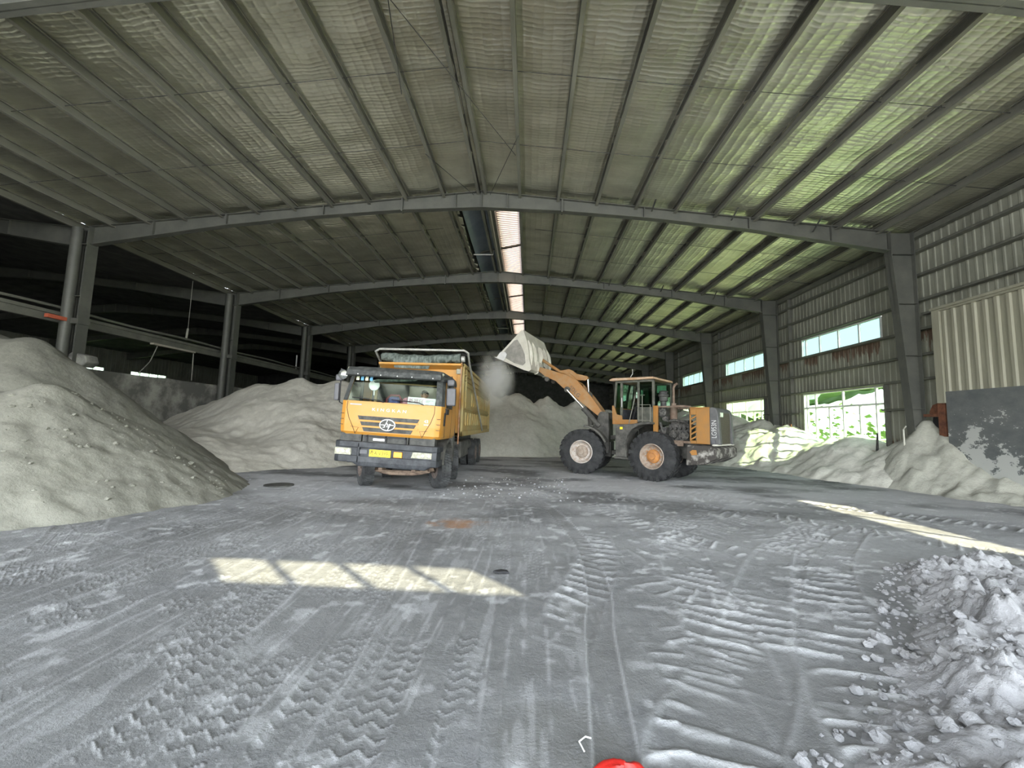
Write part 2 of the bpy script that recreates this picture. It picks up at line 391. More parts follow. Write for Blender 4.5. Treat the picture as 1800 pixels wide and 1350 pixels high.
# weather sheet above the lining so that no sun leaks through the sagging foil
b = MB()
for a0, a1, y0, y1 in ((XRG, XR+.3, YB-.3, YE+.3),):
    pass
def purlin(x, y0, y1, name='purlin'):
    z = zroof(x) - .27; s = 1 if x > XRG else -1; z -= .03
    b = MB(); t = .012; w = .05
    prof = [(-w, 0), (w, 0), (w, .035), (w-t, .035), (w-t, t), (-w+t, t), (-w+t, .27-t), (w-t, .27-t), (w-t, .235), (w, .235), (w, .27), (-w, .27)]
    b.prism([(x - s*px, z + pz) for px, pz in prof], 'y', y0, y1)
    return b.build(name, 'purlin')
for side, nm in ((1, 'right'), (-1, 'left')):
    for k in range(1, 12):
        x = XRG + side*k*SP
        if k == 11: x = XRG + side*(15.32)
        o = purlin(x, YB, YE)
        tag(o, f'long steel roof purlin, {ORD[k-1]} to the {nm} of the ridge', 'roof purlin', 'purlins under the foil roof')
for side, nm in ((1, 'right'), (-1, 'left')):
    o = purlin(XRG + side*.13, YB, YE, 'ridge_purlin')
    tag(o, f'heavier double purlin running under the ridge, {nm} one of the pair', 'roof purlin', 'ridge purlins')

def rz_top(d): return 10.22 - .1*d
def rz_bot(d):
    P = [(0, 9.58), (2.95, 9.46), (6.2, 9.2), (9.6, 8.82), (15.0, 7.98)]
    for (a, za), (c, zc) in zip(P, P[1:]):
        if d <= c: return za + (zc-za)*(d-a)/(c-a)
    return P[-1][1]
def rafter(xc, y, w=.24):
    b = MB(); ds = [0, 1.2, 2.95, 4.6, 6.2, 7.9, 9.6, 11.4, 13.2, 14.95]
    xs = [xc-d for d in ds[::-1]] + [xc+d for d in ds[1:-1]] + [xc+14.33]
    if xc < XL: xs = [xc-d for d in ds[::-1]] + [xc+d for d in ds[1:]]
    top = [(x, rz_top(abs(x-xc))) for x in xs]; bot = [(x, rz_bot(abs(x-xc))) for x in xs]
    b.prism(top + bot[::-1], 'y', y-.012, y+.012)
    for line, dz in ((top, -.022), (bot, .022)):
        n = len(line)
        vs = [(x, yy, z+q) for q in (0, dz) for (x, z) in line for yy in (y-w/2, y+w/2)]
        fs = []
        for q in (0, 1):
            o = q*2*n
            fs += [(o+2*i, o+2*i+1, o+2*i+3, o+2*i+2) for i in range(n-1)]
        for e in (0, 1): fs += [(2*i+e, 2*i+2+e, 2*n+2*i+2+e, 2*n+2*i+e) for i in range(n-1)]
        fs += [(0, 1, 2*n+1, 2*n), (2*n-2, 2*n-1, 4*n-1, 4*n-2)]
        b.add(vs, fs)
    for d in (0, .95, 2.95, 5.9, 9.6, 12.4):      # stiffeners and splice plates
        for s in ((1, -1) if d else (1,)):
            x = xc + s*d; t = .03 if d in (2.95, 9.6) else .012; ex = .04 if d in (2.95,) else 0
            b.box(x-t, x+t, y-w/2+.01, y+w/2-.01, rz_bot(d)-ex, rz_top(d)+ex*.5)
    return b.build('roof_beam', 'steel')
NB = ['nearest, cut by the top corners of the photo', 'second from the camera, spanning above the truck and loader', 'third from the camera', 'fourth from the camera',
      'fifth from the camera', 'sixth from the camera', 'seventh from the camera', 'eighth from the camera']
for k, y in enumerate(FR):
    tag(rafter(XRG, y), f'grey steel roof beam across the main hall, {NB[k]}', 'roof beam', 'portal beams of the main hall')
for k, y in enumerate(FR[1:6]):
    tag(rafter(2*XL-XRG, y), f'grey steel roof beam over the dark side aisle, {ORD[k]} from the camera', 'roof beam', 'portal beams of the dark side aisle')

def hcol(pts_in, xo, y, w=.3):
    """tapered H column: pts_in = inner flange polyline (x, z) bottom to top, xo = outer flange x"""
    b = MB(); top = pts_in[-1][1]
    b.prism([(xo, 0)] + pts_in + [(xo, top)], 'y', y-.012, y+.012)
    b.box(min(xo, xo-.02), max(xo, xo-.02)+.0, y-w/2, y+w/2, 0, top)
    for (xa, za), (xb, zb) in zip(pts_in, pts_in[1:]):
        b.hexa([(xa, y-w/2, za), (xa+.02, y-w/2, za), (xa+.02, y+w/2, za), (xa, y+w/2, za)],
               [(xb, y-w/2, zb), (xb+.02, y-w/2, zb), (xb+.02, y+w/2, zb), (xb, y+w/2, zb)])
    for z in (2.6, 4.4, 6.2, 7.95):
        if z < top: b.box(pts_in[0][0]+(-.4*(z/8)), xo, y-w/2+.01, y+w/2-.01, z-.006, z+.006)
    return b
for k, y in enumerate(FR):
    o = hcol([(12.90, 0), (12.80, 2.2), (12.41, 7.98), (12.41, 8.76)], 13.2, y).build('column', 'steel')
    tag(o, f'tapered grey steel column on the window wall, {ORD[k]} from the camera', 'column', 'columns along the window wall')
for k, y in enumerate(FR):
    t = thing('column', f'grey steel column between the hall and the dark aisle, {ORD[k]} from the camera', 'column', (XL+.2, y, 0), 0, 'columns beside the dark aisle')
    b = MB(); b.box(-.02, .02, -.012, .012, 0, 8.6)
    b.box(-.3, -.28, -.2, .2, 0, 8.7); b.box(.28, .3, -.2, .2, 0, 8.7); b.box(-.28, .28, -.012, .012, 0, 8.7)
    for z in (5.0, 6.0, 8.0): b.box(-.28, .28, -.19, .19, z-.01, z+.01)
    b.box(-.34, .34, -.22, .22, 4.95, 5.15)
    b.build('shaft', 'steel', t)
    b = MB(); b.tube([(-.12, -.22, 0), (-.12, -.22, 8.6)], .17, 20); b.build('pipe', 'steel', t, smooth=True)

# ---- right wall with ribbed sheeting, girts and windows
WIN = [(FR[k]+1.69, FR[k]+6.37) for k in range(1, 7)]
WZ = (5.38, 6.26); LZ = (1.0, 3.56)
GW = (YB+1.69, YB+6.37)
def ribbed(b, y0, y1, z0, z1, x=XR, rib=.25, d=-.02):
    ys = [y0]; y = math.ceil(y0/rib)*rib; pts = [(x, y0)]
    while y < y1-.01:
        for yy, dx in ((y, 0), (y+.025, d), (y+.075, d), (y+.1, 0)):
            if y0 < yy < y1: pts.append((x+dx, yy))
        y += rib
    pts.append((x, y1)); n = len(pts)
    b.add([(px, py, z) for z in (z0, z1) for px, py in pts], [(i, i+1, n+i+1, n+i) for i in range(n-1)])
b = MB(); ZT = 8.95
RD = (YB+.3, 4.8)
for z0, z1, holes in ((0, LZ[0], [RD]), (LZ[0], 3.1, WIN + [RD]), (3.1, LZ[1], WIN), (LZ[1], WZ[0], []), (WZ[0], WZ[1], WIN + [GW]), (WZ[1], ZT, [])):
    y = YB
    for h0, h1 in sorted(holes):
        ribbed(b, y, h0, z0, z1); y = h1
    ribbed(b, y, YE, z0, z1)
struct(b.build('wall_right', 'wall'))
ng = 0
def girt(y0, y1, z, x=XR-.04, t=.06):
    b = MB(); b.prism([(x-.2, z-.03), (x, z-.03), (x, z-.018), (x-.188, z-.018), (x-.188, z+.04), (x-.2, z+.04)], 'y', y0, y1)
    b.box(x-.2, x, y0, y1, z+.03, z+.04)
    return b.build('girt', 'girt')
ZG = [(8.05, 'topmost'), (7.2, 'second from the roof'), (6.32, 'just above the upper windows'), (5.32, 'under the sills of the upper windows'), (4.45, 'midway between the two window rows'), (3.62, 'just above the lower windows')]
for z, nm in ZG:
    o = girt(13.9 if z in (5.32, 4.45, 3.62) else YB, YE, z)
    tag(o, f'horizontal wall girt on the window wall, {nm}', 'wall girt', 'girts of the window wall')
o = girt(13.8, 14.4, 5.82); tag(o, 'short rusty girt between the big cream door and the nearest window wall column', 'wall girt')
for k in range(1, 5):
    for nm, a, c in (('near', FR[k]+.2, WIN[k-1][0]-.05), ('far', WIN[k-1][1]+.05, FR[k]+7.8)):
        o = girt(a, c, 2.62); tag(o, f'short low girt on the {nm} side of the lower window in the {ORD[k-1]} window bay', 'wall girt', 'short girts beside the lower windows')
for k in range(1, 5):      # vertical door-style posts beside each window
    for j, (yy, nm) in enumerate(((WIN[k-1][0]-.16, 'near'), (WIN[k-1][1]+.75, 'far'))):
        b = MB(); b.box(XR-.2, XR-.04, yy-.04, yy+.04, 0, 3.6 if j == 0 else 8.6)
        tag(b.build('wall_post', 'girt'), f'slim steel wall post on the {nm} side of the windows in the {ORD[k-1]} window bay', 'wall post', 'slim posts of the window wall')
nwin = 0
def window_x(x, y0, y1, z0, z1, vert, trans=(), low=(), clear=False, face=1):
    """window in a wall across x; vert: mullions full height, low: mullions under the transom only"""
    global nwin; nwin += 1
    e = bpy.data.objects.new(f'window_{nwin}', None); COL.objects.link(e); struct(e); e.location = (x, (y0+y1)/2, z0)
    T = lambda p: Vector((p.x-x, p.y-(y0+y1)/2, p.z-z0)); w = .05; d0, d1 = x-.05, x+.05
    b = MB(T)
    b.box(d0, d1, y0, y1, z0, z0+w); b.box(d0, d1, y0, y1, z1-w, z1); b.box(d0, d1, y0, y0+w, z0+w, z1-w); b.box(d0, d1, y1-w, y1, z0+w, z1-w)
    for v in vert: b.box(d0+.01, d1-.01, v-.035, v+.035, z0+w, z1-w)
    for t in trans: b.box(d0+.005, d1-.005, y0+w, y1-w, t-.04, t+.04)
    for v in low: b.box(d0+.01, d1-.01, v-.04, v+.04, z0+w, trans[0]-.04)
    b.build('window_frame', 'white_frame', e)
    g = MB(T); g.box(x+.005, x+.011, y0+w, y1-w, z0+w, z1-w); g.build('pane', clear or 'glass_wall', e)
    portal(f'daylight_{nwin}', (x+.12*face, (y0+y1)/2, (z0+z1)/2), (-face, 0, 0), y1-y0, z1-z0)
for k, (a, c) in enumerate(WIN):
    window_x(XR, a, c, *WZ, [a+(c-a)*q for q in (.235, .48, .73)] + [c-.3], clear='glass_upper')
    window_x(XR, a, c, *LZ, [a+.43, a+2.15, a+3.85, a+4.45], (2.88,), (a+1.25, a+2.98), clear='glass_clear' if k == 0 else '')
window_x(XR, *GW, *WZ, [GW[0]+(GW[1]-GW[0])*q for q in (.25, .5, .75)], clear='glass_gable')

# ---- front gable behind the camera: wide open doorway and one high window
GX0, GX1, GZ0, GZ1 = 2.55, 5.85, 5.25, 6.05; DX0, DX1, DZ = -15.5, 12.6, 3.6
b = MB(); y0, y1 = YB-.1, YB
for x0, x1, z0, z1 in ((XLL, DX0, 0, 10.6), (DX0, DX1, DZ, GZ0), (DX1, XR+.1, 0, 10.6), (DX0, GX0, GZ0, GZ1), (GX1, DX1, GZ0, GZ1), (DX0, DX1, GZ1, 6.3), (DX0, DX1, 8.9, 10.6)):
    b.box(x0, x1, y0, y1, z0, z1)
wf = struct(b.build('wall_front', 'wall'))
b = MB(); b.box(DX0, DX1, YB-.08, YB-.06, 6.3, 8.9); b.build('added_sheet', 'skylight', wf)  # unseen gable strip added to go with the fill lamp
nwin += 1
e = bpy.data.objects.new(f'window_{nwin}', None); COL.objects.link(e); struct(e)
b = MB(); w = .05
b.box(GX0, GX1, y0, y1, GZ0, GZ0+w); b.box(GX0, GX1, y0, y1, GZ1-w, GZ1); b.box(GX0, GX0+w, y0, y1, GZ0, GZ1); b.box(GX1-w, GX1, y0, y1, GZ0, GZ1)
for q in (.25, .5, .75): xx = GX0+(GX1-GX0)*q; b.box(xx-.04, xx+.04, y0+.02, y1-.02, GZ0, GZ1)
b.build('window_frame', 'white_frame', e)
b = MB(); b.box(DX0-.5, XR+.1, YB-1.6, YB-.1, 3.62, 3.7); struct(b.build('trim_sun_block', 'steel'))  # unseen canopy added to keep door sunlight off the visible floor
b = MB(); b.box(GX0+.05, GX1-.05, YB-.055, YB-.05, GZ0+.05, GZ1-.05); b.build('pane', 'glass_gable', e)
portal('daylight_side_door', (XR+.15, (RD[0]+RD[1])/2, 1.55), (-1, 0, 0), RD[1]-RD[0], 3.1)
portal('daylight_door', ((DX0+DX1)/2, YB-.15, DZ/2), (0, 1, 0), DX1-DX0, DZ)
portal('daylight_gable', ((GX0+GX1)/2, YB-.15, (GZ0+GZ1)/2), (0, 1, 0), GX1-GX0, GZ1-GZ0)
b = MB(); b.box(XLL, XR+.1, YE, YE+.1, 0, 10.9); struct(b.build('wall_back', 'shaded_lining'))
# ---- far left wall of the aisle with small distant windows
b = MB()
LW = [(39.5, 44.3), (47.4, 52.3)]; lz0, lz1 = 6.05, 6.75
for z0, z1, holes in ((0, lz0, []), (lz0, lz1, LW), (lz1, 8.95, [])):
    y = YB
    for h0, h1 in holes: ribbed(b, y, h0, z0, z1, XLL, .5, .035); y = h1
    ribbed(b, y, YE, z0, z1, XLL, .5, .035)
struct(b.build('wall_left', 'wall'))
for a, c in LW: window_x(XLL, a, c, lz0, lz1, [a+(c-a)*q for q in (.25, .5, .75)], clear='glass_clear', face=-1)
# ---- low concrete partition under the column line
b = MB(); n = 90; ys = np.linspace(9.5, YE, n)
top = [3.42 + .10*float(fbm(np.array([y*1.3]), np.array([.5]), 5)[0]) for y in ys]
b.prism([(y, 0) for y in (ys[0], ys[-1])] + [(ys[i], top[i]) for i in range(n-1, -1, -1)], 'x', XL-.42, XL-.18)
struct(b.build('wall_partition', 'concrete'))

# ---- big sliding door in the near bay of the right wall
d = bpy.data.objects.new('door_1', None); COL.objects.link(d); struct(d); d.location = (13.1, 10, 0)
T = lambda p: Vector((p.x-13.1, p.y-10, p.z))
b = MB(T); y = 4.85
pts = []
while y < 13.55:
    pts += [(13.08, y), (13.08, y+.16), (13.035, y+.19), (13.035, y+.27), (13.08, y+.30)]; y += .30
n = len(pts); b.add([(px, py, z) for z in (3.1, 5.68) for px, py in pts], [(i, i+1, n+i+1, n+i) for i in range(n-1)])
b.build('upper_sheet', 'door_cream', d)
b = MB(T); b.box(12.98, 13.14, 13.55, 13.8, 2.75, 5.82); b.box(12.98, 13.14, 4.8, 13.55, 5.68, 5.82); b.box(12.92, 12.98, 4.8, 13.8, 5.74, 5.82)
b.build('door_frame', 'door_cream', d, bevel=.008)
m, N, L, B = nodes('splashed grey door base'); v = coords(N, L)
t = N.new('ShaderNodeTexCoord'); s = N.new('ShaderNodeSeparateXYZ'); L.new(t.outputs['Object'], s.inputs[0])
n1 = noise(N, L, coords(N, L, (1, 1, 1.6)), 1.6, 8, .72)
k = mth(N, L, 'GREATER_THAN', mth(N, L, 'MULTIPLY_ADD', s.outputs[2], -.11, n1), .36)
k2 = mth(N, L, 'GREATER_THAN', noise(N, L, v, 11, 3, .5), .69)
k2 = mth(N, L, 'MULTIPLY', k2, mth(N, L, 'LESS_THAN', s.outputs[2], 2.6))
L.new(mix(N, L, mth(N, L, 'MAXIMUM', k, mth(N, L, 'MULTIPLY', k2, .6)), ramp(N, L, n1, [(.35, (.10, .11, .11)), (.6, (.145, .15, .145))]), (.45, .46, .43)), B.inputs['Base Color'])
B.inputs['Roughness'].default_value = .7; M['door_grey'] = m
b = MB(T); b.box(13.02, 13.12, 4.85, 13.55, 0, 3.1); b.build('lower_panel', 'door_grey', d)
# rusted break in the wall between the door and the first column
t = thing('rusty_bracket', 'rusted steel angle and plank at the broken wall corner beside the cream door', 'rusty bracket', (13.2, 14.0, 0))
b = MB(); b.box(-.12, .0, -.34, -.22, 1.7, 3.0); b.box(-.12, -.10, -.22, -.10, 1.7, 3.0); b.build('steel_angle', 'rust', t)
b = MB(); b.box(-.10, -.02, -.2, .42, 2.33, 2.42); b.build('plank', 'rust', t)
b = MB(); b.prism([(-.2, 2.42), (-.2, 2.98), (-.05, 2.92), (.02, 3.02), (.12, 2.78), (.3, 2.72), (.42, 2.5), (.42, 2.42)], 'x', .1, .12); b.build('torn_sheet', 'rust', t)
b = MB(); b.prism([(-.2, 1.75), (-.2, 2.33), (.3, 2.33), (.36, 2.0), (.2, 1.75)], 'x', .1, .12); b.build('hole_shade', 'black', t)  # black sheet stands in for the darkness inside the wall hole

# ---- ridge opening: translucent skylight sheet, blue sheet and torn lining edge

for i in range(5):
    ya, yb = GAPY + 8*i - (.6 if i else 0), GAPY + 8*(i+1) - .6
    b = MB(); y = ya; pts = []
    while y < yb-.1:
        pts += [(y, 0), (y+.09, 0), (y+.12, .035), (y+.17, .035), (y+.2, 0)]; y += .2
    n = len(pts); b.add([(x, py, 10.72+dz-.1*(x+1.45)) for x in (-1.63, -.5) for py, dz in pts], [(i_, i_+1, n+i_+1, n+i_) for i_ in range(n-1)])
    tag(b.build('skylight_sheet', 'skylight'), f'glowing corrugated translucent roof sheet beside the ridge, {ORD[i]} from the camera', 'skylight', 'skylight sheets beside the ridge')
o = MB()
n = 12; xs = [-2.95 + 1.05*i/(n-1) for i in range(n)]
pr = [(x, 10.30 + .45*math.sin(math.pi*(i/(n-1))*.55+.1)) for i, x in enumerate(xs)]
o.prism(pr + [(x, z+.01) for x, z in pr[::-1]], 'y', GAPY, YE)
tag(o.build('blue_sheet', 'blue_sheet', smooth=True), 'curved blue grey sheet closing the left half of the ridge opening', 'roof sheet')
for x0, x1, z, nm in ((-1.86, -1.62, 10.35, 'between the blue sheet and the skylight strip'), (-.6, -.48, 10.3, 'along the right edge of the skylight strip')):
    b = MB(); b.box(x0, x1, GAPY, YE, z, z+.45); tag(b.build('ridge_trimmer', 'steel'), f'dark trimmer beam {nm}', 'trimmer beam')
b = MB(); b.box(GAP0-.02, GAP0+.02, GAPY, YE, 10.2, 10.85); b.box(GAP0, GAP1, GAPY-.02, GAPY+.02, 10.3, 10.9)
b.box(GAP0, -1.5, GAPY, YE, 10.84, 10.86); struct(b.build('trim_1', 'steel'))
b = MB(); random.seed(5); y = GAPY+.3
while y < 60:
    l = random.uniform(.3, .8); w = random.uniform(.06, .2)
    b.hexa([(-3.14, y, 10.18), (-3.14+w, y+.1, 10.16-random.uniform(0, .12)), (-3.14+w*.8, y+l, 10.17), (-3.14, y+l, 10.18)],
           [(-3.14, y, 10.2), (-3.14+w, y+.1, 10.2), (-3.14+w*.8, y+l, 10.19), (-3.14, y+l, 10.2)]); y += l + random.uniform(.02, .25)
tag(b.build('torn_lining', 'door_cream'), 'ragged torn strip of roof lining along the left edge of the ridge opening', 'torn lining')
for k, (y, z) in enumerate(((20.0, 10.1), (36, 10.1))):
    b = MB(); b.tube([(-2.95, y, z), (-2.0, y, z), (-1.93, y, z+.25)], .035, 8)
    tag(b.build('ridge_pipe', 'silver', smooth=True), f'pale bent pipe across the ridge opening, {("near", "far")[k]} one', 'pipe')
for i in range(4):
    b = MB(); y = GAPY+4.5+8*i; b.hexa([(-2.9, y+1.1, 10.5), (-2.9, y+1.25, 10.5), (-.6, y+.15, 10.5), (-.6, y, 10.5)], [(-2.9, y+1.1, 10.56), (-2.9, y+1.25, 10.56), (-.6, y+.15, 10.56), (-.6, y, 10.56)])
    tag(b.build('ridge_brace', 'steel'), f'oblique brace crossing the skylight strip, {ORD[i]} from the camera', 'brace', 'braces across the skylight')

b = MB(); b.box(-1.62, -.5, GAPY+39.4, YE, 10.70, 10.73); struct(b.build('trim_2', 'steel'))
# ---- sag rods and wind bracing under the roof
for bay in range(0, 3):
    for q, nm in ((.33, 'near'), (.66, 'far')):
        y = FR[bay] + BAY*q
        for s, sn in ((1, 'right'), (-1, 'left')):
            a = .2 if bay == 0 else 2.0
            b = MB(); b.tube([(XRG+s*a, y, zroof(XRG+s*a)-.13), (XRG+s*15.2, y, zroof(XRG+s*15.2)-.13)], .008, 6)
            tag(b.build('sag_rod', 'dark'), f'thin tie rod on the {sn} roof slope, {nm} one in the {ORD[bay]} full bay', 'tie rod', 'tie rods between purlins')
X1, X2 = XRG, XRG+3.0
for nm, p, q in (('from the ridge at the near beam towards the right', (-2.9, 7.2, 9.85), (-.6, 12.0, 9.9)), ('from the ridge at the far beam towards the right', (-1.6, 14.3, 9.95), (-.5, 11.2, 9.95)),
                 ('left of the ridge near the camera', (-2.9, 7.0, 9.9), (-3.4, 9.6, 9.9)), ('left of the ridge near the second beam', (-2.2, 14.3, 9.95), (-3.4, 12.0, 9.95))):
    b = MB(); b.tube([p, q], .01, 6); tag(b.build('brace_rod', 'dark'), f'thin diagonal brace rod {nm}', 'brace rod', 'diagonal brace rods')
k = 0
for y, xs_ in ((FR[1], (4.2, 7.0, 9.8)), (FR[2], (4.2, 7.0, 9.8))):
    for x in xs_:
        k += 1
        b = MB(); b.hexa([(x, y-.12, rz_bot(abs(x-XRG))+.25), (x+.05, y-.12, rz_bot(abs(x-XRG))+.25), (x+.05, y-.09, rz_bot(abs(x-XRG))+.25), (x, y-.09, rz_bot(abs(x-XRG))+.25)],
                         [(x, y-.62, zroof(x)-.18), (x+.05, y-.62, zroof(x)-.18), (x+.05, y-.59, zroof(x)-.18), (x, y-.59, zroof(x)-.18)])
        tag(b.build('fly_brace', 'dark'), f'short angled stay between beam and purlin, {ORD[(k-1)%3]} from the ridge on the {("second", "third")[(k-1)//3]} roof beam', 'stay', 'short stays at the roof beams')
# ---- eave strut on the window wall
b = MB(); b.box(XR-.24, XR-.06, YB, YE, 8.55, 8.74); tag(b.build('eave_beam', 'girt'), 'steel eave beam along the top of the window wall', 'eave beam')
# ---- rails along the aisle columns
b = MB(); b.box(-17.75, -17.55, 2, 62, 5.28, 5.40); b.box(-17.68, -17.62, 2, 62, 5.05, 5.28); b.box(-17.75, -17.55, 2, 62, 5.0, 5.05)
tag(b.build('aisle_girder', 'girt'), 'long grey girder running behind the aisle columns', 'girder')
b = MB(); b.tube([(-17.45, y, 5.52+.03*math.sin(y)) for y in np.linspace(2, 62, 60)], .05, 8)
tag(b.build('aisle_pipe', 'girt', smooth=True), 'thin pipe lying on top of the girder behind the aisle columns', 'pipe')
b = MB(); b.box(-17.1, -16.95, 13.65, 14.25, 5.0, 5.13); tag(b.build('orange_board', 'orange_cloth'), 'small orange red board hung under the girder left of the nearest aisle column', 'board')
b = MB(); b.box(-17.5, -17.3, 18.2, 20.6, 4.9, 4.98); tag(b.build('plank', 'board'), 'pale plank hung under the girder right of the nearest aisle column', 'plank')
b = MB(); b.tube([(-17.5, 18.6, 4.9), (-17.5, 18.3, 4.1), (-17.5, 17.8, 3.5)], .02, 6); tag(b.build('rope', 'rope'), 'slack rope hanging from the girder to the low concrete wall', 'rope')
b = MB(); b.tube([(-17.5, 20.2, 8.6), (-17.5, 20.2, 6.1)], .012, 6); b.tube([(-17.5, 20.2, 6.1), (-17.5, 20.15, 5.5)], .05, 8); tag(b.build('hanging_chain', 'rope'), 'chain hoist hanging above the girder between the first two aisle columns', 'chain')
b = MB(); b.tube([(-17.5, 20.7, 5.0), (-17.5, 20.75, 3.5)], .025, 6); tag(b.build('drop_pipe', 'rope'), 'thin upright pipe standing on the low concrete wall', 'pipe')
b = MB(); b.tube([(-17.5, 30.2, 6.4), (-17.5, 30.2, 5.4)], .05, 6); tag(b.build('lamp_tube', 'silver'), 'pale upright tube above the girder between the second and third aisle columns', 'pipe')
# ------------------------------------------------------------------ ground
TR = {  # tyre tracks: polyline, width, kind (1 = loader lugs, 0 = truck blocks, 2 = smooth dark)
 'a': ([(-4.3, 10.4), (-4.08, 7.4), (-3.93, 5.04), (-3.79, 3.76), (-3.74, 1.5)], .6, 0),
 'b': ([(-3.46, 8.92), (-2.78, 5.67), (-2.46, 3.68), (-2.36, 2.1), (-2.3, 1.4)], .55, 0),
 'b2': ([(-2.3, 10.9), (-1.9, 7.5), (-1.75, 4.9), (-1.7, 1.4)], .35, 0),
 'c': ([(-3.0, 9.5), (-3.22, 6.52), (-3.09, 4.56), (-3.12, 3.23), (-3.08, 1.5)], .34, 0),
 'c2': ([(-7.5, 7.0), (-6.2, 5.6), (-5.2, 4.0), (-4.6, 2.0)], .6, 0),
 'c3': ([(-5.6, 11.5), (-5.2, 8.5), (-5.1, 5.5), (-5.4, 3.0)], .6, 0),
 'd': ([(.92, 1.4), (.95, 2.3), (1.5, 3.1), (2.3, 4.3), (3.6, 6.2), (5.5, 8.2)], .62, 1),
 'e': ([(1.85, 1.4), (2.0, 2.4), (2.35, 3.3), (3.0, 4.4), (4.1, 6.1), (6.0, 8.2)], .60, 1),
 'e2': ([(1.35, 2.8), (1.7, 3.9), (1.9, 5.0), (2.3, 6.6), (3.0, 9.0)], .58, 1),
 'e3': ([(2.6, 5.2), (2.4, 6.4), (2.9, 8.0), (4.4, 10.2)], .55, 1),
 'e4': ([(.2, 3.2), (.5, 4.2), (.9, 5.5), (1.1, 7.2)], .5, 1),
 'f': ([(-.93, 12.12), (-.2, 10.6), (.41, 9.02), (.81, 6.47), (.78, 4.69), (.62, 3.59), (.42, 1.6)], .24, 2),
 'g': ([(-1.41, 12.01), (-.75, 10.2), (-.51, 8.28), (-.32, 5.51), (-.39, 3.68), (-.33, 1.5)], .26, 0),
 'g2': ([(-1.7, 11.5), (-.95, 10.0), (-.8, 8.28), (-.72, 5.51), (-.85, 3.68), (-.83, 1.5)], .26, 0),
 'i': ([(-2.06, 9.19), (-1.59, 5.34), (-1.32, 3.16), (-1.22, 1.5)], .3, 0),
 'j': ([(-.37, 10.29), (2.31, 10.06), (4.47, 9.17), (5.87, 7.94), (8, 5.5)], .5, 1),
 'j2': ([(-1.5, 12.5), (1.2, 12.3), (4.4, 11.6), (7.5, 9.9), (10, 7.5)], .5, 1),
 'k': ([(3.24, 5.53), (3.02, 6.21), (2.17, 7.37), (1.03, 10.59)], .5, 1),
 'm1': ([(-1.05, 9.5), (-1.0, 6.0), (-.98, 3.5), (-1.02, 1.4)], .3, 3), 'm2': ([(-2.6, 10.0), (-2.1, 6.5), (-2.0, 4.0), (-2.0, 1.4)], .3, 3),
 'm3': ([(-3.4, 8.0), (-2.8, 5.6), (-2.72, 3.4), (-2.7, 1.4)], .3, 3), 'm4': ([(-4.6, 9.0), (-4.5, 6.0), (-4.3, 4.0), (-4.3, 2.0)], .34, 3),
 'm5': ([(-6.2, 9.5), (-5.4, 6.5), (-4.9, 4.5), (-4.9, 2.5)], .34, 3), 'm6': ([(-.1, 9.0), (.1, 6.0), (.05, 4.0), (0, 1.5)], .3, 3),
 'm7': ([(-8.0, 7.2), (-6.0, 5.8), (-4.0, 5.2), (-2.2, 5.9), (-1.2, 7.5), (-1.0, 9.8)], .3, 3), 'm8': ([(-3.3, 10.5), (-3.0, 9.0), (-3.0, 7.0)], .5, 3),
 'n1': ([(4.6, 6.0), (3.6, 7.4), (3.0, 9.6), (3.2, 11.5)], .5, 4), 'n2': ([(6.5, 7.0), (5.0, 8.4), (2.8, 9.2), (.6, 9.0)], .5, 4),
 'n3': ([(7.5, 9.0), (5.5, 10.3), (2.5, 11.0), (0, 11.2)], .5, 4), 'n4': ([(1.1, 5.6), (2.0, 6.2), (3.4, 7.6), (5.2, 9.4)], .5, 4),
 'n5': ([(.9, 4.2), (1.2, 3.4), (1.15, 2.4), (1.3, 1.6)], .5, 4), 'n6': ([(2.7, 4.9), (1.9, 4.5), (1.3, 5.0), (.9, 6.4)], .5, 4),
 'l': ([(-6.8, 9.6), (-5.0, 8.2), (-2.6, 7.6), (0, 8.0)], .3, 0)}
def smooth_line(P, n=14):
    P = np.array(P, float); out = []
    Q = np.vstack([2*P[0]-P[1], P, 2*P[-1]-P[-2]])
    for i in range(1, len(Q)-2):
        for t in np.linspace(0, 1, n, endpoint=False):
            a, b_, c_, d_ = Q[i-1], Q[i], Q[i+1], Q[i+2]
            out.append(.5*((2*b_)+(-a+c_)*t+(2*a-5*b_+4*c_-d_)*t*t+(-a+3*b_-3*c_+d_)*t**3))
    out.append(P[-1]); return np.array(out)
def sst(x, a, b_):
    t = np.clip((x-a)/(b_-a), 0, 1); return t*t*(3-2*t)
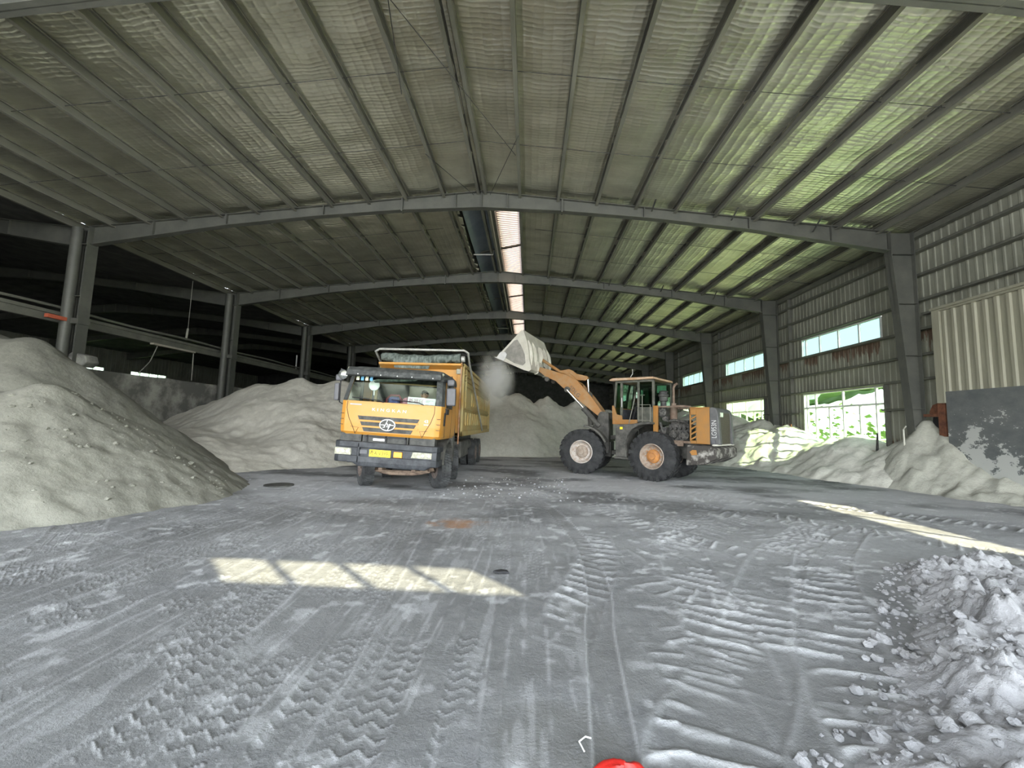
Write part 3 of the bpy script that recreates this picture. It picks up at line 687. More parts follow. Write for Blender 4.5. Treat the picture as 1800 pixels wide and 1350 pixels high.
def ground_fields(X, Y):
    H = .018*fbm(X*.9, Y*.9, 1, 4) + .012*fbm(X*3.1, Y*3.1, 2, 4); white = np.zeros_like(X); damp_dim = np.zeros_like(X); rust = np.zeros_like(X)
    near = (Y < 14) & (Y > 1) & (np.abs(X) < 11)
    fade = 1 - sst(Y, 10, 14)
    for key, (P, w, kind) in TR.items():
        L_ = smooth_line(P); best = np.full(X.shape, 9e9); S = np.zeros_like(X); Tt = np.zeros_like(X); acc = 0
        lo, hi = L_.min(0)-w, L_.max(0)+w
        m = near & (X > lo[0]) & (X < hi[0]) & (Y > lo[1]) & (Y < hi[1])
        x, y = X[m], Y[m]; bb = np.full(x.shape, 9e9); ss = np.zeros(x.shape); tt = np.zeros(x.shape)
        for p, q in zip(L_[:-1], L_[1:]):
            d = q-p; l = np.hypot(*d)+1e-9; u = d/l
            s = np.clip((x-p[0])*u[0]+(y-p[1])*u[1], 0, l); dx, dy = x-(p[0]+u[0]*s), y-(p[1]+u[1]*s)
            D = dx*dx+dy*dy; k = D < bb; bb[k] = D[k]; ss[k] = acc+s[k]; tt[k] = (-dx*u[1]+dy*u[0])[k]; acc += l
        r = np.abs(tt)/(w/2); inside = (1-sst(r, .9, 1.08))*sst(ss, 0, .7)*(1-sst(ss, acc-.7, acc-.02))
        wob = fbm(x*2.2, y*2.2, 11, 3)
        if kind in (1, 4):
            pos = (ss + .25*tt*(1 if len(key) % 2 else -1) + .10*wob)/(.17+.02*(ord(key[0]) % 3)); ph = pos % 1
            ridge = sst(ph, .0, .2)*(1-sst(ph, .2, .42)); lug = np.floor(pos)*7.3 + (tt > 0)*3.1
            keep = sst(fbm(x*1.5, y*1.5, 21, 2) + .5*(hsh(np.floor(pos), (tt > 0)*1.0, 5)-.5), -.3, .1)
            h = .024*ridge*keep-.008; wh = ridge*keep*.6
            edge = np.exp(-((r-1.05)/.10)**2)*sst(ss, 0, .7)*(1-sst(ss, acc-.7, acc-.02)); h = h*inside + .006*edge; wh = np.maximum(wh*inside, edge*.12)
        elif kind in (0, 3):
            zz = np.abs((tt/.15) % 1 - .5)*2
            pos = (ss + .06*zz + .012*wob)/.105; ph = pos % 1
            ridge = sst(ph, .0, .10)*(1-sst(ph, .12, .32)); keep = sst(fbm(x*1.6, y*1.6, 31, 3), -.12, .2)
            edge = np.exp(-((r-1.0)/.10)**2)*sst(ss, 0, .7)*(1-sst(ss, acc-.7, acc-.02))
            h = (.008*ridge*keep-.005)*inside + .005*edge; wh = np.maximum(ridge*keep*inside*.30, edge*.25*sst(wob, -.1, .2))
        else:
            edge = np.exp(-((r-1.0)/.08)**2)*sst(ss, 0, .7)*(1-sst(ss, acc-.7, acc-.02)); h = -.008*inside + .006*edge; wh = edge*.3
            damp_dim[m] = np.maximum(damp_dim[m], inside*.32)
        f = fade[m]
        if kind == 4: h = h*.55; wh = wh*.6
        if kind == 3: h = h*.7; wh = wh*.8
        if kind in (0, 3) and hsh(acc, 1.0, 3) > .35: damp_dim[m] = np.maximum(damp_dim[m], inside*f*.34*sst(wob, -.3, .2))
        H[m] = H[m]*(1-.3*inside) + h*f; white[m] = np.maximum(white[m]*(1-.6*inside), wh*f)
    st = sst(Y, 1.0, 2.0)*(1-sst(Y, 6.5, 9))*sst(-X, -1.5, 0)
    white = np.maximum(white, .16*st*sst(fbm(X*16, Y*2.5, 81, 3), .16, .40))
    damp_dim = np.maximum(damp_dim, .30*st*sst(fbm(X*3.2+1, Y*.5, 83, 4), .0, .4))
    def blob(cx, cy, rx, ry, a, e=.35, rot=0):
        x, y = X-cx, Y-cy; c, s = math.cos(rot), math.sin(rot); x, y = x*c+y*s, -x*s+y*c
        d = np.sqrt((x/rx)**2+(y/ry)**2) + e*fbm(X*2.5/max(rx, .5), Y*2.5/max(rx, .5), 41, 4)*2
        return a*(1-sst(d, .5, 1.1))
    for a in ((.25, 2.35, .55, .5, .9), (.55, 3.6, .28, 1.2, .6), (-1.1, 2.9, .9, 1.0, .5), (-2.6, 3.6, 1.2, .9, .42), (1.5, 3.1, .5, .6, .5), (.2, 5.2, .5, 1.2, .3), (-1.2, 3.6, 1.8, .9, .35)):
        damp_dim = np.maximum(damp_dim, blob(*a))
    damp_dim = np.maximum(damp_dim, .55*(1-sst(Y, 2.8, 5.4))*sst(fbm(X*.8, Y*.8, 61, 3), -.3, .15))  # near floor darkened to even out the strong light from the door
    rust = blob(-1.16, 7.25, .45, .38, .95)
    white = np.clip(white + .45*sst(fbm(X*5, Y*5, 51, 5), .25, .5)*(1-damp_dim), 0, 1)
    white = np.clip(white + (.22*sst(Y, 4.0, 6.5) + .60*sst(Y, 7, 12))*(1-.5*sst(Y, 24, 30))*sst(fbm(X*.6, Y*1.1, 63, 4), -.5, .3), 0, 1)  # floor painted paler with distance to make up for fading light
    return H, white, np.clip(damp_dim, 0, 1), rust
u = np.linspace(-1.75, 1.75, 1000); yr = 1.25*np.exp(np.linspace(0, math.log(80/1.25), 620))
U, Yg = np.meshgrid(u, yr); Xg = np.clip(U*Yg, XLL, XR+.1)
H, wht, dmp_dim, rst = ground_fields(Xg, Yg)
Yg = np.minimum(Yg, YE); 
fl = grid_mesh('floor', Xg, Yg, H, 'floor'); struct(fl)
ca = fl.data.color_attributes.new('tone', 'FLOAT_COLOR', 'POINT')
ca.data.foreach_set('color', np.stack([wht, dmp_dim, rst, np.ones_like(rst)], -1).astype(np.float32).ravel())
b = MB(); b.box(XLL, XR+.1, -12, 1.3, -.2, -.012); b.box(XLL, XR+.1, 1.3, YE, -.4, -.2); o = b.build('floor_apron', 'floor'); o.parent = fl

def zmax(hs, k=.25):
    a = hs[0]
    for h in hs[1:]:
        m = np.maximum(a, h); a = m + k*np.log(np.exp((a-m)/k)+np.exp((h-m)/k))
    return a
def heap(name, label, mat, pts, bounds, step, slope=.62, k=.22, amp=.25, seed=0, cut=None, kind=None, fine=.03, rill=.0):
    """powder heap: rounded union of cones (x, y, height[, slope])"""
    x0, x1, y0, y1 = bounds
    X, Y = np.meshgrid(np.arange(x0, x1+step, step), np.arange(y0, y1+step, step))
    wx = X + .35*fbm(X*.5, Y*.5, seed+7); wy = Y + .35*fbm(X*.5, Y*.5, seed+9)
    hs = []
    for p in pts:
        sl_ = p[3] if len(p) > 3 else slope
        d = np.hypot(wx-p[0], wy-p[1]); hs.append(p[2] - sl_*(np.sqrt(d*d+.35**2)-.35))
    h = zmax(hs, k) if len(hs) > 1 else hs[0]
    h = h + amp*fbm(X*.7, Y*.7, seed) + fine*fbm(X*4, Y*4, seed+3, 4)*2 + rill*np.abs(fbm(X*1.6, Y*1.6, seed+5, 3))
    if cut: h = cut(X, Y, h)
    h = np.where(h < 0, np.maximum(h*.5, -.08), h)
    edge = np.minimum(np.minimum(X-x0, x1-X), np.minimum(Y-y0, y1-Y)); 
    o = grid_mesh(name, X, Y, h, mat)
    # drop the sheet that lies under the floor
    import bmesh
    bm = bmesh.new(); bm.from_mesh(o.data)
    bmesh.ops.delete(bm, geom=[f for f in bm.faces if all(v.co.z < -.03 for v in f.verts)], context='FACES')
    bm.to_mesh(o.data); bm.free()
    tag(o, label, 'powder heap', kind=kind); return o
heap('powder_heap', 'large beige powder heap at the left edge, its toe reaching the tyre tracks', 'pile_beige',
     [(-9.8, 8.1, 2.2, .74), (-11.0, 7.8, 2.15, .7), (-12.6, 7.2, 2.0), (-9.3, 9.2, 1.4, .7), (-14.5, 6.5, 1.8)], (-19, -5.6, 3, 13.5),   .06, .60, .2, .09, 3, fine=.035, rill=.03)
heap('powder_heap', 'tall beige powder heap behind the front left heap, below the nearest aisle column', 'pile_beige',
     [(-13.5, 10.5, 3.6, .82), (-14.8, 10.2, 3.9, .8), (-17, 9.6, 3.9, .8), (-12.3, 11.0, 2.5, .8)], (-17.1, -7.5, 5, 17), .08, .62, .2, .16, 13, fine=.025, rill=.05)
heap('powder_heap', 'broad pale powder heap rising behind the truck on the left', 'pile_tan',
     [(-15.6, 20.5, 2.5), (-13.5, 20.5, 3.3), (-12, 21, 3.75), (-10, 21.5, 3.75), (-8.2, 22.2, 3.75), (-6.2, 23.5, 3.6), (-9.2, 17.2, 1.5, .55), (-13.2, 15.8, 1.15, .35), (-11.5, 14.2, .9, .35)],
     (-17.1, -4.2, 10.5, 30), .09, .66, .25, .13, 23, rill=.08)
def cutB(X, Y, h): return h
heap('powder_heap', 'high pale powder heap across the back of the hall between truck and loader', 'pile_pale',
     [(-4.6, 25.2, 3.5), (-2.6, 26.2, 3.75), (-.8, 26.6, 3.7), (1.2, 27.2, 3.5), (3.2, 27.8, 3.4), (5.5, 29.5, 2.9), (8, 30.5, 2.9), (11, 30.5, 3.0)],
     (-8, 13.3, 18, 40), .1, .95, .25, .12, 33, rill=.16)
heap('powder_heap', 'sunlit pale powder bank against the window wall behind the loader', 'pile_pale',
     [(10.7, 27.5, 2.7, .62), (12.0, 25.5, 2.7, .62), (12.6, 23.4, 2.3), (13.0, 21.6, 1.95, .55), (13.4, 20.0, 1.2, .5), (13.2, 18.6, 1.35, .6), (13.1, 17.2, 1.65, .75), (13.3, 15.4, 1.5, .8)],
     (5.5, 13.42, 12.5, 33), .08, .62, .16, .2, 43, rill=.2)
heap('powder_heap', 'white powder drift clinging to the nearest window wall column and broken wall', 'pile_drift',
     [(13.2, 14.5, 2.15, 1.9), (13.35, 13.9, 1.75, 1.5), (13.3, 13.1, .8, .9), (13.3, 12.3, .5, .7), (13.3, 11, .3, .6)],
     (11.2, 13.42, 9.5, 16), .05, .8, .12, .16, 53, rill=.3)
for i, (x, y, h_, nm) in enumerate(((-20.5, 29, 3.7, 'nearest'), (-21.5, 37, 4.6, 'second'), (-21, 45, 4.6, 'third'), (-22, 52, 4.8, 'farthest'))):
    heap('grey_heap', f'dark grey heap in the side aisle beyond the low concrete wall, {nm} of four', 'pile_dark', [(x, y, h_), (x-2.5, y+1, h_-.6)], (x-9, min(x+7, XL-.5), y-7, y+8), .35, .6, .2, .3, 60+i)
b = MB(); random.seed(3)
# broken corner block on the low wall end
b = MB(); b.prism([(-.55, -.1), (.35, -.15), (.6, .15), (.4, .5), (-.3, .55), (-.6, .25)], 'y', -.3, .3); o = b.build('concrete_block', 'concrete', bevel=.05); o.location = (-16.75, 14.75, 3.5); o.scale = (.75, .8, .7); o.rotation_euler = (0, R(8), 0)
tag(o, 'rough concrete block at the foot of the nearest aisle column', 'concrete block')

# rubble bank front right
X, Y = np.meshgrid(np.arange(1.2, 9.5, .018), np.concatenate([np.arange(1.2, 7.4, .02)]))
edge = np.interp(Y, [1.2, 2.35, 3.1, 4.0, 5.2, 5.9, 7.4], [.95, 1.45, 2.35, 3.15, 4.15, 4.9, 7.5])
dist = (X-edge)*.82 + .25*fbm(X*1.2, Y*1.2, 71)
far = 6.15 - Y + .25*fbm(X*1.1, Y*.7, 73)
m_ = np.minimum(sst(dist, -.05, .75), sst(far, 0, .9))
def cells(x, y, s):   # rounded lumps
    i, j = np.floor(x), np.floor(y); best = np.full(x.shape, 9.)
    for a in (-1, 0, 1):
        for c in (-1, 0, 1):
            px = i+a+hsh(i+a, j+c, s); py = j+c+hsh(i+a, j+c, s+3); r = .35+.5*hsh(i+a, j+c, s+5)
            best = np.minimum(best, np.hypot(x-px, y-py)/r)
    return np.clip(1-best, 0, 1)**.6
lump = .075*cells(X*5.5, Y*5.5, 1) + .045*cells(X*11, Y*11, 5) + .022*cells(X*24, Y*24, 9) + .12*cells(X*1.9, Y*1.9, 13)
hh = m_*(.13 + .05*fbm(X*.9, Y*.9, 75)*2 + lump*(.45+1.0*sst(fbm(X*1.3, Y*1.3, 77), -.25, .2))) - .035 + .03*m_*fbm(X*9, Y*9, 79)
o = grid_mesh('rubble_bank', X, Y, hh, 'pile_white'); import bmesh
bm = bmesh.new(); bm.from_mesh(o.data); bmesh.ops.delete(bm, geom=[f for f in bm.faces if all(v.co.z < -.012 for v in f.verts)], context='FACES'); bm.to_mesh(o.data); bm.free()
tag(o, 'bank of broken white powder lumps in the bottom right corner', 'rubble bank', kind='stuff')
def chunks(name, label, mat, spots, kind='stuff'):
    b = MB(); rnd = random.Random(len(spots))
    for x, y, z, r in spots:
        vs = []; n = 7
        for i in range(4):
            ph = math.pi*(i+.5)/4
            for k in range(n):
                t = 2*math.pi*(k+.5*(i % 2))/n; q = r*rnd.uniform(.7, 1.2)
                vs.append((x+q*math.sin(ph)*math.cos(t), y+q*math.sin(ph)*math.sin(t), z+.7*q*math.cos(ph)))
        fs = [(i*n+k, (i+1)*n+k, (i+1)*n+(k+1) % n, i*n+(k+1) % n) for i in range(3) for k in range(n)] + [tuple(range(n)), tuple(3*n+k for k in range(n-1, -1, -1))]
        b.add(vs, fs)
    return tag(b.build(name, mat), label, 'powder lumps', kind=kind)
rnd = random.Random(11); sp = []
iy = lambda y: float(np.interp(y, [1.2, 2.35, 3.1, 4.0, 5.2, 5.9, 7.4], [.95, 1.45, 2.35, 3.15, 4.15, 4.9, 7.5]))
for _ in range(900):
    y = rnd.uniform(1.6, 6.1); x = iy(y) + abs(rnd.gauss(0, 1.0)) - .08
    ii, jj = int(round((y-1.2)/.02)), int(round((x-1.2)/.018))
    if 0 <= ii < hh.shape[0] and 0 <= jj < hh.shape[1]:
        r = .012+.035*rnd.random()**3*(1.5 if rnd.random() < .1 else 1); sp.append((x, y, max(0, float(hh[ii, jj]))+r*.2, r))
chunks('powder_lumps', 'loose white lumps strewn over the rubble bank at the lower right', 'pile_white', sp)
sp = []
zz_ = bpy.data.objects['powder_heap'].data; cov = np.empty(len(zz_.vertices)*3, np.float32); zz_.vertices.foreach_get('co', cov); cov = cov.reshape(-1, 3)
cand = cov[(cov[:, 2] > .05) & (cov[:, 0] > -12.5) & (cov[:, 1] < 9.5)]
for _ in range(420):
    p = cand[rnd.randrange(len(cand))]; r = .012+.045*rnd.random()**3; sp.append((float(p[0]), float(p[1]), float(p[2])+r*.2, r))
chunks('heap_lumps', 'small pale lumps lying on the slope of the front left heap', 'pile_beige', sp)
sp = [(rnd.uniform(-2.5, 1.2), rnd.uniform(9.5, 13.5), .012, .01+.03*rnd.random()**3) for _ in range(160)]
sp += [(-8.2+rnd.gauss(0, .6), 9.8+rnd.gauss(0, 1.0), .03, .015+.03*rnd.random()**2) for _ in range(40)]
chunks('powder_crumbs', 'white crumbs scattered on the floor between truck and loader', 'pile_white', sp)

# ---- small things on the floor
t = MB(); rnd = random.Random(4); n, mm = 26, 14; vs = []
for i in range(mm):
    for k in range(n):
        a = 2*math.pi*k/n; q = (1-(i/(mm-1))**1.6)
        rr = q*(.135+.018*math.sin(3*a+1)+.006*math.sin(7*a+i*.3)) + .002*rnd.uniform(-1, 1)
        z = .075*(i/(mm-1))**.7*(1+.3*math.cos(a-1.0)) + .006*math.sin(5*a+i*.6)
        vs.append((rr*math.cos(a)*1.15, rr*math.sin(a)*.8, z))
t.add(vs, [(i*n+k, i*n+(k+1) % n, (i+1)*n+(k+1) % n, (i+1)*n+k) for i in range(mm-1) for k in range(n)])
o = t.build('red_bag', 'red', smooth=True); o.location = (.50, 2.20, -.005)
tag(o, 'crumpled bright red plastic bag on the floor at the bottom edge', 'plastic bag')
b = MB(); b.tube([(.33, 2.36, .015), (.31, 2.42, .02), (.35, 2.47, .012), (.38, 2.46, .012)], .004, 6); tag(b.build('string', 'white'), 'short white string beside the red bag', 'string')
b = MB(); b.lathe([(-.02, .34), (.02, .34), (.028, .30), (.022, .05)], (0, 0, 0), 'z', 28)
o = b.build('round_cover', 'dark'); o.location = (-6.24, 10.42, .012); tag(o, 'dark round cover lying on the floor left of the truck', 'round cover')
b = MB(); b.prism([(-.09, -.02), (-.03, -.05), (.04, -.03), (.1, -.045), (.07, .03), (0, .05), (-.05, .02)], 'z', 0, .02); o = b.build('black_rag', 'black', bevel=.006); o.location = (-.28, 4.95, .012)
tag(o, 'small black rag beyond the right end of the sunlit patch', 'rag')
# ---- debris along the window wall
b = MB(); b.tube([(12.6, 17.4, 1.15), (12.75, 14.9, 1.02)], .035, 6); tag(b.build('rusty_bar', 'rust'), 'rusty bar half buried in the powder bank under the nearest lower window', 'rusty bar')
b = MB(); b.hexa([(12.55, 15.65, .7), (12.6, 15.65, .7), (12.6, 15.78, .7), (12.55, 15.78, .7)], [(12.6, 15.68, 1.75), (12.63, 15.68, 1.75), (12.63, 15.72, 1.75), (12.6, 15.72, 1.75)])
tag(b.build('splintered_post', 'dark'), 'dark splintered post sticking out of the powder in front of the nearest lower window', 'post')
b = MB(); b.tube([(12.55, 14.55, .3), (12.5, 14.5, 1.9)], .025, 6); b.tube([(12.5, 14.5, 1.9), (12.45, 14.35, 2.0)], .02, 6); tag(b.build('stick', 'pile_pale'), 'powder coated stick standing at the foot of the nearest window wall column', 'stick')
b = MB(); b.box(13.0, 13.05, 21.3, 22.0, 1.2, 2.1); tag(b.build('rusty_sheet', 'rust'), 'rusted sheet scraps behind the sunlit powder bank', 'rusty sheet')

# ---- outside: meadow, thicket
def green(name, a, c, s):
    return dirty(name, a, c, s, .9, 0, .35, .65, .5)
M['grass'] = green('meadow grass', (.36, .42, .14), (.50, .54, .24), 1.5); M['leaf'] = green('thicket leaves', (.10, .17, .07), (.24, .32, .15), 1.2); M['yard'] = dirty('pale yard concrete', (.36, .36, .34), (.45, .45, .42), .6, .9)
b = MB(); b.box(XR+.1, 120, -40, 160, -.3, -.05); b.box(-120, XLL-.1, -40, 160, -.3, -.05); tag(b.build('meadow', 'grass'), 'bright green grass outside the windows', 'grass', kind='stuff')
b = MB(); b.box(-60, 60, -60, YB-.1, -.28, -.03); struct(b.build('floor_yard', 'yard'))
rnd = random.Random(9); vs = MB()
for i in range(5200):
    y = rnd.uniform(8, 90); x = 19 + rnd.random()**2*9 + 2*math.sin(y*.35); h_ = (1.3+1.2*math.sin(y*.5)+.9*math.sin(y*1.3+1) + (x-19)*.18)
    z = rnd.random()*max(.6, h_); r = rnd.uniform(.12, .3); a, c = rnd.uniform(0, 3.14), rnd.uniform(-.8, .8)
    d1 = Vector((math.cos(a)*r, math.sin(a)*r, c*r*.5)); d2 = Vector((-math.sin(a)*r*.6, math.cos(a)*r*.6, r*.7)); p = Vector((x, y, z))
    vs.add([p-d1, p-d2*.5+d1*.2, p+d1, p+d2], [(0, 1, 2, 3)])
tag(vs.build('thicket', 'leaf'), 'leafy green thicket seen through the windows', 'bushes', kind='stuff')

X, Y = np.meshgrid(np.linspace(45, 160, 50), np.linspace(-60, 220, 120))
Z = 2 + (X-45)*.33 + 5*fbm(X*.05, Y*.05, 91) + 2.5*fbm(X*.3, Y*.3, 92) + 6*np.sin(Y*.03)
M['hill'] = dirty('hazy wooded hill', (.20, .30, .20), (.34, .44, .30), .15, .95)
struct(grid_mesh('hill', X, Y, Z, 'hill'))
# ------------------------------------------------------------------ wheels
def wheel(parent, loc, Rr, Wd, rr, rot_z=0, out=1, kind='truck', tyre='tyre', rim='truck_rim', hub=None, name='wheel', F=None):
    """tyre turning about local x; out = side of the visible rim face"""
    b = MB(); w = Wd/2
    b.lathe([(-w*.82, rr), (-w*.98, rr+.02), (-w, rr+(Rr-rr)*.5), (-w*.93, Rr-.06), (-w*.8, Rr-.018), (w*.8, Rr-.018), (w*.93, Rr-.06), (w, rr+(Rr-rr)*.5), (w*.98, rr+.02), (w*.82, rr)], (0, 0, 0), 'x', 48, cap=False)
    if kind == 'truck':
        n = 40
        for k in range(n):
            for j, (xa, xb) in enumerate(((-.86, -.34), (-.28, .28), (.34, .86))):
                a = 2*math.pi*(k+.5*(j % 2))/n; da = 2*math.pi/n*.36
                P = []
                for r in (Rr-.03, Rr):
                    P.append([(xa*w, r*math.cos(a-da), r*math.sin(a-da)), (xb*w, r*math.cos(a-da*.6), r*math.sin(a-da*.6)), (xb*w, r*math.cos(a+da), r*math.sin(a+da)), (xa*w, r*math.cos(a+da*.6), r*math.sin(a+da*.6))])
                b.hexa(P[0], P[1])
    else:
        n = 22
        for k in range(n):
            for s in (1, -1):
                a = 2*math.pi*(k+(.5 if s < 0 else 0))/n; da = 2*math.pi/n*.30
                sk = .12
                P = []
                for r in (Rr-.05, Rr+.012):
                    P.append([(s*.04*w, r*math.cos(a+sk-da), r*math.sin(a+sk-da)), (s*w*.96, r*math.cos(a-da), r*math.sin(a-da)), (s*w*.96, r*math.cos(a+da), r*math.sin(a+da)), (s*.04*w, r*math.cos(a+sk+da), r*math.sin(a+sk+da))])
                b.hexa(P[0], P[1])
                r0, r1 = Rr-.16, Rr
                b.hexa([(s*w*.9, r0*math.cos(a-da*.7), r0*math.sin(a-da*.7)), (s*w*1.03, r0*math.cos(a-da*.7), r0*math.sin(a-da*.7)), (s*w*1.03, r0*math.cos(a+da*.7), r0*math.sin(a+da*.7)), (s*w*.9, r0*math.cos(a+da*.7), r0*math.sin(a+da*.7))],
                       [(s*w*.8, r1*math.cos(a-da), r1*math.sin(a-da)), (s*w*.98, r1*math.cos(a-da), r1*math.sin(a-da)), (s*w*.98, r1*math.cos(a+da), r1*math.sin(a+da)), (s*w*.8, r1*math.cos(a+da), r1*math.sin(a+da))])
    o = b.build(name, tyre, parent, smooth=True); o.location = loc; o.rotation_euler = (0, 0, rot_z)
    b = MB(); s = out
    b.lathe([(s*w*.96, rr+.015), (s*w*1.0, rr-.01), (s*w*.9, rr-.03), (s*w*.55, rr-.05), (s*w*.3, rr*.72), (s*w*.3, rr*.5), (-s*w*.85, rr*.5), (-s*w*.9, rr), (s*w*.8, rr+.01)], (0, 0, 0), 'x', 40, cap=False)
    rm = b.build('rim', rim, o, smooth=True)
    b = MB(); hr = rr*.5
    b.lathe([(s*w*.25, hr*1.15), (s*w*.5, hr*1.1), (s*w*.62, hr*.95), (s*w*.7, hr*.55), (s*w*.9, hr*.5), (s*w*.92, .01)], (0, 0, 0), 'x', 28)
    for k in range(10):
        a = 2*math.pi*k/10; q = hr*1.35; b.lathe([(s*w*.28, .018), (s*w*.42, .018)], (0, q*math.cos(a), q*math.sin(a)), 'x', 8)
    b.build('hub', hub or rim, o, smooth=True)
    return o

# ------------------------------------------------------------------ dump truck (x right, y back, z up)
TK = thing('dump_truck', 'yellow dump truck with black bumper and rolled green tarpaulin parked left of the loader', 'truck', (-3.3, 9.7, 0))
ts, tc = math.sin(R(2.35)), math.cos(R(2.35))
TC = lambda p: Vector((p.x*tc + (p.z-1)*ts, p.y, 1 + (p.z-1)*tc - p.x*ts))
def ring(z, f, hw, yr=1.78):
    h = [(-hw, yr), (-hw, 1.14), (-hw, f+.40), (-hw, f+.22), (-hw+.045, f+.07), (-hw+.14, f+.01), (-hw+.17, f)]
    pts = h + [(-x, y) for x, y in h[::-1]]
    return [(x, y, z) for x, y in pts]
def loft(b, rings, skip=(), mi=0, close=True, inset=0):
    n = len(rings[0])
    for a, c in zip(rings, rings[1:]):
        vs = a + c; fs = []
        for i in range(n if close else n-1):
            if i in skip: continue
            j = (i+1) % n; fs.append((i, j, n+j, n+i))
        b.add(vs, fs, mi)
LV = [ring(1.34, .05, 1.20), ring(1.40, .01, 1.225), ring(1.6, 0, 1.235), ring(2.12, .0, 1.235)]
b = MB(TC); loft(b, LV)
b.add(LV[0], [tuple(range(len(LV[0])))])
up = [ring(2.12, .0, 1.235), ring(2.76, .20, 1.17)]
loft(b, up, skip=(3, 4, 5, 6, 7, 8, 9, 1, 11))
b.add([(-1.06, -.005, 2.09), (1.06, -.005, 2.09), (1.06, .05, 2.13), (-1.06, .05, 2.13), (-1.06, .06, 2.05), (1.06, .06, 2.05)], [(0, 1, 2, 3)])
cab = b.build('cab_shell', 'yellow', TK, smooth=True)
for sk in ((0, 1, 2, 6, 7, 8, 9, 10, 11, 12, 13), (0, 1, 2, 3, 4, 5, 6, 10, 11, 12, 13)):
    b = MB(TC); loft(b, up, skip=sk); b.build('windscreen_pillar', 'visor', TK, smooth=True)
b = MB(TC); r_ = [ring(2.72, .12, 1.19), ring(2.78, .10, 1.20), ring(2.90, .16, 1.17), ring(2.98, .30, 1.08), ring(3.0, .5, .9)]
loft(b, r_); b.add(r_[-1], [tuple(range(len(r_[-1])-1, -1, -1))])
b.build('roof', 'visor', TK, smooth=True)
b = MB(TC); b.prism([(.075, 2.74), (.02, 2.71), (-.05, 2.74), (-.02, 2.86), (.12, 2.95), (.2, 2.9)], 'x', -1.14, 1.14)
vz = b.build('sun_visor', 'visor', TK, bevel=.02)
for x in (-.85, -.3, .1, .45, .95):
    b = MB(TC); b.lathe([(-.012, .012), (.0, .012)], (x, -.045, 2.76), 'y', 8); b.build('visor_screw', 'white', vz)
for s, nm in ((-1, 0), (1, 1)):
    b = MB(TC); b.lathe([(-.03, .06), (0, .055), (.05, .01)], (s*1.13, .13, 2.88), 'x', 16); b.build('marker_lamp', 'lamp_glass', TK, smooth=True)
# glass
b = MB(TC); b.hexa([(-1.07, .012, 2.12), (1.07, .012, 2.12), (1.07, .02, 2.12), (-1.07, .02, 2.12)], [(-1.0, .205, 2.75), (1.0, .205, 2.75), (1.0, .213, 2.75), (-1.0, .213, 2.75)])
b.build('windscreen', 'glass_cab', TK)
for s in (-1, 1):
    b = MB(TC); b.hexa([(s*1.232, .42, 2.13), (s*1.232, 1.13, 2.13), (s*1.224, 1.13, 2.13), (s*1.224, .42, 2.13)], [(s*1.17, .62, 2.75), (s*1.17, 1.13, 2.75), (s*1.162, 1.13, 2.75), (s*1.162, .62, 2.75)])
    b.build('side_window', 'glass_cab', TK)
    b = MB(TC)
    for ya, yb, za, zb in ((.40, .44, 1.36, 2.12), (1.16, 1.18, 1.36, 2.76)):
        b.box(s*1.236-.003, s*1.236+.003, ya, ya+.012, za, zb)
    b.box(s*1.20-.04, s*1.20+.035, 1.12, 1.16, 2.12, 2.74)
    b.box(s*1.236-.004, s*1.236+.004, .40, 1.17, 2.085, 2.115)
    b.build('door_seam', 'ink', TK)
    b = MB(TC); b.box(s*1.25-.02, s*1.25+.025, .34, .60, 1.94, 2.07); b.box(s*1.245-.01, s*1.245+.01, .20, .34, 1.66, 1.98); b.build('door_handle', 'black', TK, bevel=.012)
    # arch over the front wheel
    b = MB(); pr = []
    for k in range(13): a = R(8+164*k/12); pr.append((1.30-.66*math.cos(a), .55+.72*math.sin(a)))
    for k in range(12, -1, -1): a = R(8+164*k/12); pr.append((1.30-.60*math.cos(a), .55+.64*math.sin(a)))
    b.prism(pr, 'x', s*.80, s*1.22); b.box(min(s*.98, s*1.23), max(s*.98, s*1.23), 1.72, 2.0, .75, 1.7)
    b.build('mudguard', 'frame_dirt', TK, bevel=.01)
b = MB(TC); b.box(-1.15, 1.15, .06, .52, 1.97, 2.07); b.prism([(.06, 2.07), (.5, 2.07), (.5, 2.10), (.3, 2.12)], 'x', -1.1, 1.1); b.build('dashboard', 'interior', TK, bevel=.02)
b = MB(TC); b.box(-1.12, 1.12, 1.66, 1.74, 1.5, 2.7); b.box(-1.15, 1.15, .3, 1.7, 1.38, 1.44); b.build('cab_lining', 'interior', TK)
b = MB(TC); b.box(-.08, .92, 1.60, 1.65, 2.28, 2.66); b.build('bunk_board', 'board', TK, bevel=.02)
b = MB(TC); b.box(-.80, -.74, 1.0, 1.06, 2.0, 2.7); b.box(-1.1, 1.05, 1.05, 1.07, 2.66, 2.685); b.build('curtain', 'curtain', TK)
b = MB(TC); b.hexa([(-.55, .22, 2.62), (.45, .28, 2.7), (.2, .3, 2.7), (-.55, .3, 2.6)], [(-.5, .20, 2.68), (.5, .26, 2.74), (.5, .3, 2.74), (-.5, .3, 2.7)]); b.build('shade_cloth', 'tarp', TK)
for x, nm in ((.50, 'driver_seat'), (-.55, 'passenger_seat')):
    b = MB(TC); b.box(x-.25, x+.25, .85, 1.35, 1.45, 1.72); b.hexa([(x-.24, 1.28, 1.7), (x+.24, 1.28, 1.7), (x+.24, 1.42, 1.7), (x-.24, 1.42, 1.7)], [(x-.2, 1.42, 2.28), (x+.2, 1.42, 2.28), (x+.2, 1.52, 2.28), (x-.2, 1.52, 2.28)])
    b.build('seat', 'seat', TK, bevel=.04)
b = MB(TC); pts = []
